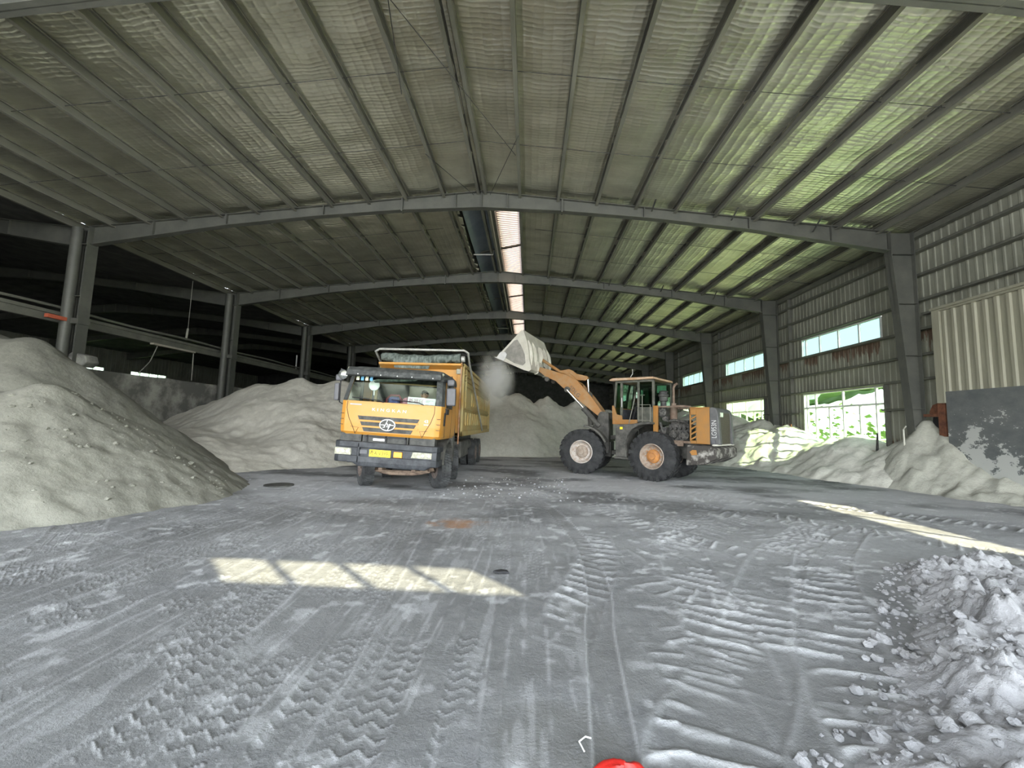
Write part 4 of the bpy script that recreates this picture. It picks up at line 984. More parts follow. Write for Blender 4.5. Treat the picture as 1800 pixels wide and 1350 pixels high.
for k in range(25): a = 2*math.pi*k/24; pts.append((.50+.2*math.cos(a), .62+.10*math.sin(a), 2.10+.16*math.sin(a)))
b.tube(pts, .014, 6, cap=False); b.tube([(.50, .62, 2.1), (.50, .5, 1.95)], .02, 6); b.tube([(.32, .62, 2.1), (.68, .62, 2.1)], .012, 6); b.build('steering_wheel', 'black', TK, smooth=True)
b = MB(TC); b.lathe([(-.02, .13), (0, .14), (.03, .12)], (-.62, .45, 2.55), 'y', 24); b.tube([(-.62, .47, 2.45), (-.62, .5, 2.3)], .015, 6); b.build('cab_fan', 'paper', TK, smooth=True)
for k, x in enumerate((-.93, -.82, -.71, -.60)):
    b = MB(TC); b.box(x-.036, x+.036, .168, .172, 2.63, 2.70); b.box(x-.036, x+.036, .180, .184, 2.71, 2.735) ; b.build('windscreen_sticker', ('sticker_cream', 'sticker_blue', 'sticker_cream', 'sticker_blue')[k], TK)
# nose: grille slots, seams, badge and lettering
gr = [(1.735, .045, -.77, .71), (1.60, .043, -.70, .64), (1.467, .045, -.635, .57)]
for z, h_, xa, xb in gr:
    b = MB(TC); b.hexa([(xa+.045, -.012, z-h_), (xb-.045, -.012, z-h_), (xb-.045, .02, z-h_), (xa+.045, .02, z-h_)], [(xa, -.008, z+h_), (xb, -.008, z+h_), (xb, .02, z+h_), (xa, .02, z+h_)])
    for k in range(1, 26):
        x = xa+.05+(xb-xa-.1)*k/26; b.box(x-.003, x+.003, -.015, -.01, z-h_+.01, z+h_-.01)
    b.build('grille_slot', 'dark', TK)
b = MB(TC)
for z in (1.668, 1.533): b.hexa([(-.74, -.02, z-.018), (.68, -.02, z-.018), (.68, .02, z-.022), (-.74, .02, z-.022)], [(-.76, -.008, z+.022), (.70, -.008, z+.022), (.70, .02, z+.022), (-.76, .02, z+.022)])
b.build('grille_bar', 'yellow', TK, bevel=.004)
b = MB(TC)
for s in (-1, 1):
    b.tube([(s*1.04, -.004, 2.11), (s*1.05, -.004, 1.95), (s*.98, -.004, 1.72), (s*.86, -.004, 1.5), (s*.80, .005, 1.36)], .006, 5)
    b.tube([(s*.80, -.003, 1.36), (s*.73, -.003, 1.5), (s*.92, -.003, 1.52)], .004, 5)
    for z in (1.55, 1.68, 1.81): b.box(s*1.15-.04, s*1.15+.04, -.0, .06, z, z+.01)
b.build('nose_seam', 'ink', TK)
lt = text('KINGKAN', .095, 'white', TK, lambda p: TC(p + Vector((-.03, -.004, 1.94))), .003, 'lettering', 1.35, 1.65)
lt = text('43', .10, 'white', TK, lambda p: TC(p + Vector((.87, -.004, 1.74))), .003, 'door_number')
b = MB(TC); b.box(.82, .92, -.006, .0, 1.655, 1.675); b.build('number_underline', 'white', TK)
b = MB(TC); b.box(-.98, -.70, -.006, .0, 2.025, 2.055); b.build('nose_lettering_strip', 'grey_print', TK)
def ellipse(rx, rz, n=40, p=2.0):
    return [(abs(math.cos(t))**(2/p)*rx*(1 if math.cos(t) >= 0 else -1), abs(math.sin(t))**(2/p)*rz*(1 if math.sin(t) >= 0 else -1)) for t in [2*math.pi*k/n for k in range(n)]]
bx, bz = -.03, 1.60
b = MB(TC); b.prism([(bx+x, bz+z) for x, z in ellipse(.190, .138)], 'y', -.045, .0); bd = b.build('badge', 'mirror_glass', TK, bevel=.006)
M['badge_white'] = plain('badge bright metal', (.78, .79, .78), .3); bd.data.materials[0] = M['badge_white']
b = MB(TC); b.prism([(bx+x, bz+z) for x, z in ellipse(.168, .117)], 'y', -.050, -.04); b.build('badge_field', 'dark', bd)
b = MB(TC); yy = -.054
for path in ([(-.155, .0), (-.075, .0), (-.055, -.055), (-.095, -.055)], [(-.065, -.05), (.0, .105)], [(-.03, .02), (.0, .035), (.012, .01), (-.004, -.045), (.03, -.05), (.055, .02)],
             [(.06, -.0), (.155, .0)], [(.085, .03), (.02, -.11)], [(.05, .03), (.035, -.03), (.06, -.05)]):
    b.tube([(bx+x, yy, bz+z) for x, z in path], .010, 6)
b.build('badge_script', 'badge_white', bd)
# wipers
for x0, x1 in ((-.95, -.18), (.0, .78)):
    b = MB(TC); b.tube([(x1, -.01, 2.12), (x1-.12, -.02, 2.17), (x0, .0, 2.20)], .012, 6); b.tube([(x0, -.005, 2.205), (x0+.45, -.0, 2.185)], .010, 6); b.build('wiper', 'black', TK)
# mirrors
for s, x in ((-1, -1.36), (1, 1.40)):
    b = MB(); zz = .05 if s < 0 else -.02
    b.box(x-.11 if s > 0 else x-.13, x+.11 if s > 0 else x-.01, .28, .40, 2.12+zz, 2.55+zz); b.build('mirror', 'mirror', TK, bevel=.03)
    b = MB(); b.box(x-.10, x+.08, .24, .36, 2.60+zz, 2.76+zz); b.build('small_mirror', 'mirror', TK, bevel=.04)
    b = MB(); b.tube([(s*1.16, .3, 2.82+zz), (x, .34, 2.84+zz), (x, .34, 2.08+zz), (s*1.22, .3, 2.02+zz)], .014, 6); b.build('mirror_arm', 'black', TK, smooth=True)
b = MB(); b.lathe([(-.05, .05), (0, .115), (.03, .12), (.035, .01)], (-1.25, .2, 2.80), 'y', 20); b.build('front_mirror', 'mirror_glass', TK, smooth=True)
b = MB(); b.tube([(-1.14, .2, 2.86), (-1.3, .2, 2.93), (-1.38, .3, 2.86)], .012, 6); b.build('mirror_arm', 'mirror', TK)
# bumper
b = MB(TC)
b.prism([(-1.235, .45), (-1.235, .05), (-1.20, -.06), (-1.08, -.12), (1.08, -.12), (1.20, -.06), (1.235, .05), (1.235, .45)], 'z', .70, .86)
b.prism([(-1.235, .45), (-1.235, .05), (-1.20, -.06), (-1.08, -.12), (1.08, -.12), (1.20, -.06), (1.235, .05), (1.235, .45)], 'z', 1.04, 1.18)
b.box(-1.2, 1.2, -.07, .4, .84, 1.06); b.box(-1.235, -.72, -.115, .3, .72, 1.16) if False else None
b.hexa([(-.62, -.10, .62), (.95, -.10, .62), (.95, .3, .62), (-.62, .3, .62)], [(-.8, -.118, .72), (1.1, -.118, .72), (1.1, .3, .72), (-.8, .3, .72)])
b.box(-.66, -.60, -.12, -.05, .70, 1.16)
bp = b.build('bumper', 'bumper', TK, bevel=.02)
b = MB(TC); b.box(-.60, .48, .0, .2, 1.18, 1.34); b.box(.5, 1.1, .05, .3, 1.16, 1.36); b.box(-1.15, -.65, .05, .3, 1.16, 1.36); b.build('radiator_frame', 'dark', TK)
b = MB(TC)
for x in (-.5, -.05, .42): b.box(x, x+.03, -.03, .02, 1.17, 1.34)
b.box(-.55, .45, -.03, 0, 1.30, 1.33); b.build('radiator_rib', 'black', TK)
b = MB(TC); b.box(-.33, -.06, -.05, -.03, 1.22, 1.275); b.build('white_bar', 'white', TK)
for xa, xb, za, zb in ((-1.19, -.80, .86, 1.02), (.60, 1.09, .885, 1.025)):
    b = MB(TC); b.hexa([(xa, -.10, za), (xb, -.10, za), (xb, -.05, za), (xa, -.05, za)], [(xa+(.06 if xa > 0 else 0), -.10, zb), (xb-(.05 if xa < 0 else 0), -.10, zb), (xb, -.05, zb), (xa, -.05, zb)])
    hl = b.build('headlight', 'lamp_glass', TK, bevel=.008)
    xm = (xa+xb)/2
    for x in ((xa+.08, xa+.2, xa+.3) if xa < 0 else (xa+.28, xb-.06)): b = MB(TC); b.lathe([(-.012, .03), (0, .035)], (x, -.10, (za+zb)/2), 'y', 12); b.build('bulb', 'white', hl)
b = MB(TC); b.box(-.62, -.42, -.095, -.05, .90, 1.0); b.build('fog_lamp', 'mirror', TK, bevel=.01)
b = MB(TC); b.box(-.37, .13, -.100, -.07, .855, 1.015); pl = b.build('number_plate', 'plate', TK, bevel=.004)
text('粤A V3991', .125, 'ink', pl, lambda p: TC(p + Vector((-.12, -.103, .935))), .001, 'plate_lettering', .86, 1.0)
b = MB(TC); b.box(.20, .40, -.11, -.06, .87, 1.0); b.build('amber_reflector', 'amber', TK, bevel=.012)
# chassis, axle
b = MB(); b.box(-.43, -.33, .3, 11.0, .82, 1.12); b.box(.33, .43, .3, 11.0, .82, 1.12)
for y in (.6, 2.2, 4, 6, 8, 10.8): b.box(-.35, .35, y, y+.12, .85, 1.08)
b.box(-.5, .5, .5, 1.6, .9, 1.36); b.build('chassis', 'frame_dirt', TK)
b = MB(); b.tube([(-.85, 1.3, .5), (-.55, 1.3, .40), (-.3, 1.25, .36), (.3, 1.25, .36), (.55, 1.3, .40), (.85, 1.3, .5)], [.08, .075, .07, .07, .075, .08], 10)
b.box(-.55, .55, 1.15, 1.25, .5, .6); b.tube([(-.8, 1.05, .42), (.8, 1.05, .42)], .025, 8); b.box(.55, .75, 1.0, 1.15, .42, .62); b.box(-.5, -.4, .9, 1.2, .45, .7); b.box(.35, .45, .9, 1.2, .45, .7)
b.build('front_axle', 'axle', TK, bevel=.01)
b = MB(); b.tube([(-.9, 3.0, .5), (.9, 3.0, .5)], .08, 8); b.tube([(-.95, 7.6, .52), (.95, 7.6, .52)], .1, 8); b.tube([(-.95, 8.95, .52), (.95, 8.95, .52)], .1, 8); b.build('rear_axle', 'axle', TK)
b = MB(); b.box(.6, 1.1, 4.0, 5.6, .55, 1.1); b.build('fuel_tank', 'frame_dirt', TK, bevel=.05)
b = MB(); b.box(-1.1, -.6, 4.0, 5.6, .55, 1.1); b.build('battery_box', 'frame_dirt', TK, bevel=.05)
b = MB(); b.lathe([(-.6, .2), (.6, .2)], (.85, 6.3, .9), 'y', 18); b.build('air_tank', 'frame_dirt', TK, smooth=True)
for s in (-1, 1):
    wheel(TK, (s*.98, 1.30, .515), .52, .30, .27, R(33), s)
    wheel(TK, (s*.98, 3.0, .515), .52, .30, .27, R(20), s)
    for y in (7.6, 8.95):
        wheel(TK, (s*1.0, y, .515), .52, .28, .27, 0, s); wheel(TK, (s*.68, y, .515), .52, .28, .27, 0, s)
# dump body
b = MB(); BX, BY0, BY1, BZ0, BZ1 = 1.25, 2.78, 11.1, 1.30, 3.48
b.box(-BX, BX, BY0, BY1, BZ0, BZ0+.1)
for s in (-1, 1): b.box(min(s*BX, s*(BX-.05)), max(s*BX, s*(BX-.05)), BY0, BY1, BZ0, BZ1)
b.box(-BX, BX, BY1-.06, BY1, BZ0, BZ1)
db = b.build('dump_body', 'yellow_side', TK, bevel=.01)
b = MB(); b.box(-BX, BX, BY0, BY0+.06, BZ0, BZ1); b.prism([(BY0, 3.30), (BY0, 3.48), (BY0-.28, 3.46), (BY0-.28, 3.40)], 'x', -BX, BX)
b.box(-1.2, -1.12, BY0-.05, BY0, 1.4, 3.4); b.box(1.1, 1.2, BY0-.05, BY0, 1.4, 3.4)
b.build('front_wall', 'yellow_front', db, bevel=.012)
b = MB()
for s in (-1, 1):
    def bar(y0, y1, z0, z1, t=.05): b.box(min(s*BX, s*(BX+t)), max(s*BX, s*(BX+t)), y0, y1, z0, z1)
    bar(BY0, BY1, 1.30, 1.46, .06); bar(BY0, BY1, 2.12, 2.18, .05); bar(BY0, BY1, 3.40, 3.50, .07); bar(BY0+.4, BY1, 3.18, 3.22, .04); bar(BY0+.4, BY1, 3.02, 3.05, .04); bar(BY0+.6, BY1, 2.86, 2.9, .04)
    bar(BY0, BY0+.1, 1.3, 3.5, .06); bar(BY1-.12, BY1, 1.3, 3.5, .08); bar(BY0+.62, BY0+.70, 2.15, 3.4, .05)
    y = BY0+.75
    while y < BY1-.2: bar(y, y+.13, 1.62, 2.04); y += .52
    y = BY0+2.1
    while y < BY1-.2: bar(y, y+.13, 2.28, 2.78); y += .52
b.build('body_rib', 'yellow_side', db, bevel=.015)
b = MB(); b.box(1.08, 1.24, BY0-.12, BY0-.05, 3.16, 3.32); b.build('work_lamp', 'lamp_glass', TK, bevel=.02)
b = MB(); b.tube([(1.24, BY0-.16, 3.5), (1.22, BY0-.16, 1.08)], .022, 8); b.build('conduit', 'rust_pole', TK)
b = MB(); b.tube([(-1.38, 7.7, 1.42), (-1.40, 2.95, 3.62), (-1.40, 2.62, 3.80), (-1.25, 2.55, 3.86), (1.32, 2.55, 3.86), (1.42, 2.62, 3.80), (1.40, 3.1, 3.55), (1.36, 7.7, 1.42)], .035, 10)
b.build('tarp_arm', 'silver', TK, smooth=True)
b = MB(); rnd = random.Random(2); n = 60; seg = 18; vs = []
for i in range(n):
    x = -1.22 + 2.4*i/(n-1)
    for k in range(seg):
        a = 2*math.pi*k/seg; r = .125*(1+.10*math.sin(x*9+a*2)+.09*math.sin(x*31+a*5)+.06*rnd.uniform(-1, 1)); z = 3.62 - .03*math.cos(x*2.2)
        vs.append((x, 2.72+r*math.cos(a), z+r*math.sin(a)))
fs = [(i*seg+k, i*seg+(k+1) % seg, (i+1)*seg+(k+1) % seg, (i+1)*seg+k) for i in range(n-1) for k in range(seg)] + [tuple(range(seg)), tuple((n-1)*seg+k for k in range(seg-1, -1, -1))]
b.add(vs, fs); tp = b.build('tarpaulin', 'tarp', TK, smooth=True)
b = MB(); b.hexa([(-.78, 2.56, 3.30), (.25, 2.56, 3.28), (.25, 2.6, 3.28), (-.78, 2.6, 3.30)], [(-.85, 2.58, 3.55), (.35, 2.58, 3.55), (.35, 2.66, 3.55), (-.85, 2.66, 3.55)]); b.build('tarp_flap', 'tarp', tp)
b = MB(); b.lathe([(-.05, .09), (.05, .09)], (1.27, 2.7, 3.62), 'x', 14); b.build('roller_motor', 'silver', TK, smooth=True)

# things in the truck cab
b = MB(); b.box(-.30, -.02, .55, .57, 0, .19) if False else None
def card(name, x0, x1, z0, z1, y, label, cat, tilt=.10):
    b = MB(lambda p: TC(p)); b.hexa([(x0, y, z0), (x1, y, z0), (x1, y+.004, z0), (x0, y+.004, z0)], [(x0, y+tilt*(z1-z0)/.2*.3, z1), (x1, y+tilt*(z1-z0)/.2*.3, z1), (x1, y+.004+tilt*(z1-z0)/.2*.3, z1), (x0, y+.004+tilt*(z1-z0)/.2*.3, z1)])
    for i, v in enumerate(b.v): b.v[i] = (v[0]-3.3, v[1]+9.7, v[2])
    return tag(b.build(name, 'paper'), label, cat)
c1 = card('paper_sign', .36, .76, 2.125, 2.30, .075, 'white sign with dark red characters behind the truck windscreen', 'sign')
text('新福兴', .125, 'purple', c1, lambda p: TC(Vector((p.x+.56, .0755+p.y+(p.z)*.15+.010, p.z+2.20))) + Vector((-3.3, 9.7, 0)), .001, 'sign_lettering', .95, 1.0)
c2 = card('white_card', .745, 1.03, 2.095, 2.29, .065, 'white printed card right of the red lettered sign behind the windscreen', 'card')
b = MB(lambda p: TC(p) + Vector((-3.3, 9.7, 0)))
for z, xa, xb in ((2.235, .80, .98), (2.215, .80, .90), (2.19, .80, .87), (2.135, .79, .87), (2.135, .92, 1.0)): b.box(xa, xb, .060, .075, z, z+.006)
b.build('card_print', 'grey_print', c2)
b = MB(lambda p: TC(p) + Vector((-3.3, 9.7, 0))); b.box(-.42, -.12, .95, 1.15, 1.74, 2.32); bk = tag(b.build('backpack', 'blue_cloth', bevel=.07, seg=3), 'blue bag with dark red trim on the passenger side of the truck cab', 'bag')
b = MB(lambda p: TC(p) + Vector((-3.3, 9.7, 0))); b.tube([(-.46, .98, 1.8), (-.46, .98, 2.25), (-.36, .98, 2.36), (-.14, .98, 2.36), (-.07, .98, 2.25), (-.07, .98, 1.8)], .025, 8); b.build('bag_trim', 'red_trim', bk, smooth=True)
b = MB(lambda p: TC(p) + Vector((-3.3, 9.7, 0))); rnd = random.Random(8); vs = []
for i in range(8):
    for k in range(12):
        a = 2*math.pi*k/12; ph = math.pi*(i+.5)/8*.5; r = 1+.15*rnd.uniform(-1, 1); vs.append((.27+.15*math.sin(ph)*math.cos(a)*r, .34+.10*math.sin(ph)*math.sin(a)*r, 2.07+.20*math.cos(ph)*r+.03*math.sin(a*3)))
b.add(vs, [(i*12+k, i*12+(k+1) % 12, (i+1)*12+(k+1) % 12, (i+1)*12+k) for i in range(7) for k in range(12)] + [tuple(range(12))])
tag(b.build('pink_towel', 'pink', smooth=True), 'bunched pink cloth on the dashboard beside the white sign', 'cloth')

# driver
def skin_body(name, joints, edges, radii, mat, parent=None, root=0, sub=2):
    me = bpy.data.meshes.new(name); me.from_pydata([tuple(j) for j in joints], edges, [])
    o = bpy.data.objects.new(name, me); COL.objects.link(o)
    if parent: o.parent = parent
    sk = o.modifiers.new('skin', 'SKIN'); sk.use_smooth_shade = True
    for i, r in enumerate(radii):
        me.skin_vertices[0].data[i].radius = (r, r) if isinstance(r, (int, float)) else r; me.skin_vertices[0].data[i].use_root = (i == root)
    s = o.modifiers.new('sub', 'SUBSURF'); s.levels = sub; s.render_levels = sub
    me.materials.append(M[mat]); return o
def driver():
    W_ = lambda x, y, z: TC(Vector((x, y, z))) + Vector((-3.3, 9.7, 0)); cx = .50
    J = []; E_ = []; Rd = []
    def a(p, r, par=None):
        J.append(W_(cx+p[0], p[1], p[2])); Rd.append(r); i = len(J)-1
        if par is not None: E_.append((par, i))
        return i
    pel = a((0, 1.16, 1.78), .13); ab = a((0, 1.18, 1.93), .125, pel); ch = a((0, 1.18, 2.08), .135, ab); nb = a((0, 1.14, 2.20), .06, ch); nk = a((0, 1.11, 2.27), .055, nb)
    jaw = a((0, 1.08, 2.33), .075, nk); hd = a((0, 1.08, 2.41), .098, jaw); tp_ = a((0, 1.09, 2.47), .075, hd)
    for s in (-1, 1):
        sh = a((s*.18, 1.16, 2.12), .06, ch); el = a((s*.26, 1.0, 1.92), .045, sh); wr = a((s*.19, .78, 2.02), .03, el); pm = a((s*.18, .71, 2.06), (.035, .02), wr)
        for k, (dx, l) in enumerate(((-.03, .05), (-.01, .058), (.01, .055), (.03, .044))):
            f1 = a((s*.18+dx, .66, 2.09), .010, pm); f2 = a((s*.18+dx, .64, 2.085-.01), .009, f1); a((s*.18+dx, .655, 2.05), .008, f2)
        th = a((s*.18-s*.045, .72, 2.07), .011, pm); a((s*.18-s*.06, .68, 2.08), .009, th)
        hp = a((s*.10, 1.12, 1.77), .095, pel); kn = a((s*.14, .72, 1.80), .065, hp); an = a((s*.14, .62, 1.50), .045, kn); a((s*.14, .50, 1.47), .04, an)
    o = skin_body('person', J, E_, Rd, 'skin')
    o['label'] = 'driver in a dark shirt behind the truck windscreen, only head and shoulders showing'; o['category'] = 'person'
    J2 = [J[i] for i in (pel, ab, ch, nb)]; n = len(J2)
    idx = {v: i for i, v in enumerate((pel, ab, ch, nb))}
    sh_j = [W_(cx, 1.16, 1.80), W_(cx, 1.18, 1.93), W_(cx, 1.18, 2.09), W_(cx, 1.15, 2.17)]; sh_e = [(0, 1), (1, 2), (2, 3)]; sh_r = [.15, .145, .155, .075]
    for s in (-1, 1):
        sh_j += [W_(cx+s*.18, 1.16, 2.12), W_(cx+s*.245, 1.03, 1.96)]; sh_r += [.075, .062]; k = len(sh_j); sh_e += [(2, k-2), (k-2, k-1)]
    skin_body('shirt', sh_j, sh_e, sh_r, 'shirt_dark', o)
    tj = [W_(cx, 1.16, 1.78)]; te = []; tr_ = [.145]
    for s in (-1, 1):
        tj += [W_(cx+s*.10, 1.12, 1.77), W_(cx+s*.14, .72, 1.80), W_(cx+s*.14, .62, 1.53)]; k = len(tj); te += [(0, k-3), (k-3, k-2), (k-2, k-1)]; tr_ += [.108, .08, .062]
    skin_body('trousers', tj, te, tr_, 'trousers', o)
    b = MB(lambda p: W_(cx+p.x, p.y, p.z))
    vs = []; n, m_ = 16, 7
    for i in range(m_):
        ph = R(4+78*i/(m_-1))
        for k in range(n): t = 2*math.pi*k/n; fr_ = 1 if math.sin(t) > -.3 else .86; vs.append((.104*math.sin(ph)*math.cos(t)*fr_, 1.095+.115*math.sin(ph)*math.sin(t)*fr_, 2.435+.105*math.cos(ph)+(.03 if math.sin(t) < -.3 else -.0)*i/m_))
    b.add(vs, [(i*n+k, i*n+(k+1) % n, (i+1)*n+(k+1) % n, (i+1)*n+k) for i in range(m_-1) for k in range(n)] + [tuple(range(n))]); b.build('hair', 'hair', o, smooth=True)
    b = MB(lambda p: W_(cx+p.x, p.y, p.z)); b.hexa([(-.02, .985, 2.37), (.02, .985, 2.37), (.018, 1.0, 2.365), (-.018, 1.0, 2.365)], [(-.008, .99, 2.42), (.008, .99, 2.42), (.01, 1.0, 2.42), (-.01, 1.0, 2.42)]); b.build('nose', 'skin', o, bevel=.006)
    for s in (-1, 1):
        b = MB(lambda p: W_(cx+p.x, p.y, p.z)); b.lathe([(-.004, .012), (.004, .012)], (s*.036, .992, 2.425), 'y', 10); b.box(s*.036-.02, s*.036+.02, .988, .996, 2.445, 2.452); b.build('eye', 'hair', o)
        b = MB(lambda p: W_(cx+p.x, p.y, p.z)); b.prism([(1.07, 2.38), (1.10, 2.38), (1.115, 2.42), (1.10, 2.445), (1.075, 2.43)], 'x', s*.095-.008, s*.095+.008); b.build('ear', 'skin', o, bevel=.005)
    b = MB(lambda p: W_(cx+p.x, p.y, p.z)); b.box(-.024, .024, 1.0, 1.008, 2.338, 2.346); b.build('mouth', 'red_trim', o)
driver()
# ------------------------------------------------------------------ wheel loader
LO = Vector((3.5, 15.5, 0))
LD = thing('wheel_loader', 'orange yellow wheel loader with its powder caked bucket raised beside the truck', 'loader', LO)
def frame(C, th):
    F = Vector((-math.cos(th), math.sin(th), 0)); Lf = Vector((-math.sin(th), -math.cos(th), 0)); C = Vector((C[0], C[1], 0))
    T = lambda p: C + F*p.x + Lf*p.y + Vector((0, 0, p.z)) - LO
    return T, math.atan2(F.y, F.x)
TR_, AR = frame((4.706, 14.694), R(40)); TF, AF = frame((2.281, 16.317), R(20))
for s in (1, -1):
    for T, A_, rim, hub in ((TR_, AR, 'rim_brown', 'hub_orange'), (TF, AF, 'rim_white', 'rim_brown')):
        w = wheel(LD, T(Vector((0, s*.86, .79))), .80, .50, .40, A_ - math.pi/2, -s, 'loader', 'tyre_dark', rim, hub)
# --- rear unit
b = MB(TR_); b.box(-1.7, 1.25, -.42, .42, .75, 1.28); b.box(1.1, 1.5, -.28, .28, .55, 1.6); b.tube([(0, -.7, .79), (0, .7, .79)], .16, 12); b.build('rear_frame', 'frame_dirt', LD, bevel=.02)
b = MB(TR_); b.prism([(-1.10, .60), (-1.12, 1.22), (-1.78, 1.22), (-1.98, 1.14), (-1.98, .86), (-1.62, .66)], 'y', -1.12, 1.12); b.build('counterweight', 'counterweight', LD, bevel=.04)
b = MB(TR_); b.box(-1.95, -1.8, -.9, .9, 1.22, 1.27); b.build('powder_crust', 'pile_pale', LD, bevel=.02)
b = MB(TR_); b.box(-1.12, .1, -.75, .75, 1.26, 1.33); b.box(-.9, .05, .72, .78, 1.16, 1.34); b.build('deck', 'muffler', LD)
# rear hood with slatted opening
b = MB(TR_)
for s in (1, -1):
    y0, y1 = (s*.70, s*.75) if s > 0 else (-.75, -.70)
    b.box(-1.70, -1.30, y0, y1, 1.26, 2.38); b.box(-1.30, -1.10, y0, y1, 2.16, 2.38); b.box(-1.30, -1.10, y0, y1, 1.26, 1.36); b.box(-1.14, -1.10, y0, y1, 1.26, 2.38)
    for z in (1.36, 1.52, 1.68, 1.84, 2.0):
        b.hexa([(-1.14, y0, z), (-1.30, y0, z+.10), (-1.30, y1, z+.10), (-1.14, y1, z)], [(-1.14, y0, z+.06), (-1.30, y0, z+.16), (-1.30, y1, z+.16), (-1.14, y1, z+.06)])
b.box(-1.70, -1.10, -.75, .75, 2.34, 2.40)
hd = b.build('rear_hood', 'loader_yellow', LD, bevel=.01)
b = MB(TR_); pr = [(-1.70, 1.26), (-1.70, 2.38), (-1.78, 2.40), (-1.88, 2.36), (-1.94, 2.22), (-2.0, 1.26)]
b.prism(pr, 'y', .55, .76); b.prism(pr, 'y', -.76, -.55); b.prism([(-1.7, 2.36), (-1.78, 2.40), (-1.88, 2.36), (-1.92, 2.24), (-1.72, 2.24)], 'y', -.55, .55)
b.build('hood_trim', 'hood_grey', hd, bevel=.02)
b = MB(TR_); b.box(-1.92, -1.75, -.55, .55, 1.26, 2.24); b.build('radiator_grille', 'grille', hd)
b = MB(TR_); b.box(-1.95, -1.90, .25, .50, 2.10, 2.25) ; b.build('rear_lamp', 'lamp_glass', hd, bevel=.01)
b = MB(TR_); b.box(-1.86, -1.76, .76, .80, 1.28, 1.40); b.build('side_lamp', 'mirror', hd, bevel=.01)
text('LG953N', .20, 'white', hd, lambda p: TR_(Vector((-1.84 - p.z*-1*-1, .765, 1.74)) + Vector((p.z*2, 0, p.x))) if False else TR_(Vector((-1.83+p.z, .764, 1.73+p.x))), .003, 'model_lettering', .78, 1.0)
b = MB(TR_); b.prism([(-1.22, 1.02), (-1.3, 1.08), (-1.42, 1.08), (-1.44, .94), (-1.28, .92)], 'y', 1.12, 1.124); b.build('worn_logo', 'loader_yellow', LD)
# engine bay
b = MB(TR_); b.box(-.07, .09, .68, .76, 1.45, 2.46); b.box(-.07, .09, -.76, -.68, 1.45, 2.46); b.build('hood_post', 'loader_yellow', LD, bevel=.01)
b = MB(TR_); b.box(-1.12, .09, .66, .72, 2.40, 2.45); b.box(-1.12, .09, -.72, -.66, 2.40, 2.45); b.box(-.95, -.55, .5, .72, 2.45, 2.47); b.build('hood_rail', 'muffler', LD)
b = MB(TR_); b.box(-.92, -.28, -.32, .34, 1.32, 1.85); b.box(-.88, -.32, -.2, .26, 1.85, 2.0)
for k in range(4): b.lathe([(0, .055), (.12, .05)], (-.82+.15*k, .34, 1.72), 'y', 10)
for k in range(6): b.box(-.9+.1*k, -.86+.1*k, .3, .40, 1.38, 1.62)
b.lathe([(-.1, .13), (.1, .13)], (-.85, .38, 1.5), 'y', 14); b.lathe([(-.08, .09), (.08, .09)], (-.5, .4, 1.5), 'y', 14); b.box(-.25, -.05, .1, .5, 1.35, 1.75)
b.tube([(-.3, .42, 1.95), (-.5, .5, 2.0), (-.8, .45, 1.95), (-1.0, .42, 1.8)], .035, 8); b.tube([(-.15, .45, 2.05), (-.3, .5, 1.95), (-.55, .5, 1.98)], .03, 8); b.tube([(-.05, .5, 1.9), (-.12, .5, 1.6), (-.05, .48, 1.4)], .045, 8)
b.tube([(-1.0, .5, 2.35), (-1.05, .55, 2.2), (-1.03, .5, 1.9), (-1.0, .45, 1.6)], .025, 8); b.lathe([(-.2, .07), (.2, .07)], (-.98, .3, 1.7), 'z', 12); b.lathe([(-.1, .1), (.1, .1)], (-.22, .42, 2.05), 'y', 12)
b.build('engine', 'engine', LD, smooth=True)
b = MB(TR_); b.lathe([(-.2, .12), (-.16, .16), (.1, .16), (.14, .10)], (-.13, .5, 2.24), 'y', 24); b.build('air_tank', 'engine', LD, smooth=True)
b = MB(TR_); b.lathe([(1.98, .12), (2.42, .12), (2.45, .06)], (-.43, .3, 0), 'z', 24); b.build('silencer', 'muffler', LD, smooth=True)
b = MB(TR_); b.tube([(-.43, .3, 2.42), (-.43, .3, 3.08), (-.47, .3, 3.18), (-.56, .3, 3.22)], .04, 12); b.tube([(-.43, .3, 2.46), (-.43, .3, 2.56)], .08, 10); b.build('exhaust_pipe', 'muffler', LD, smooth=True)
b = MB(TR_); b.lathe([(2.4, .10), (2.62, .10), (2.64, .14), (2.78, .14), (2.8, .17), (2.86, .18), (2.88, .13), (2.94, .13), (2.97, .16), (3.0, .05)], (-.08, .3, 0), 'z', 24); b.build('air_filter', 'dark', LD, smooth=True)
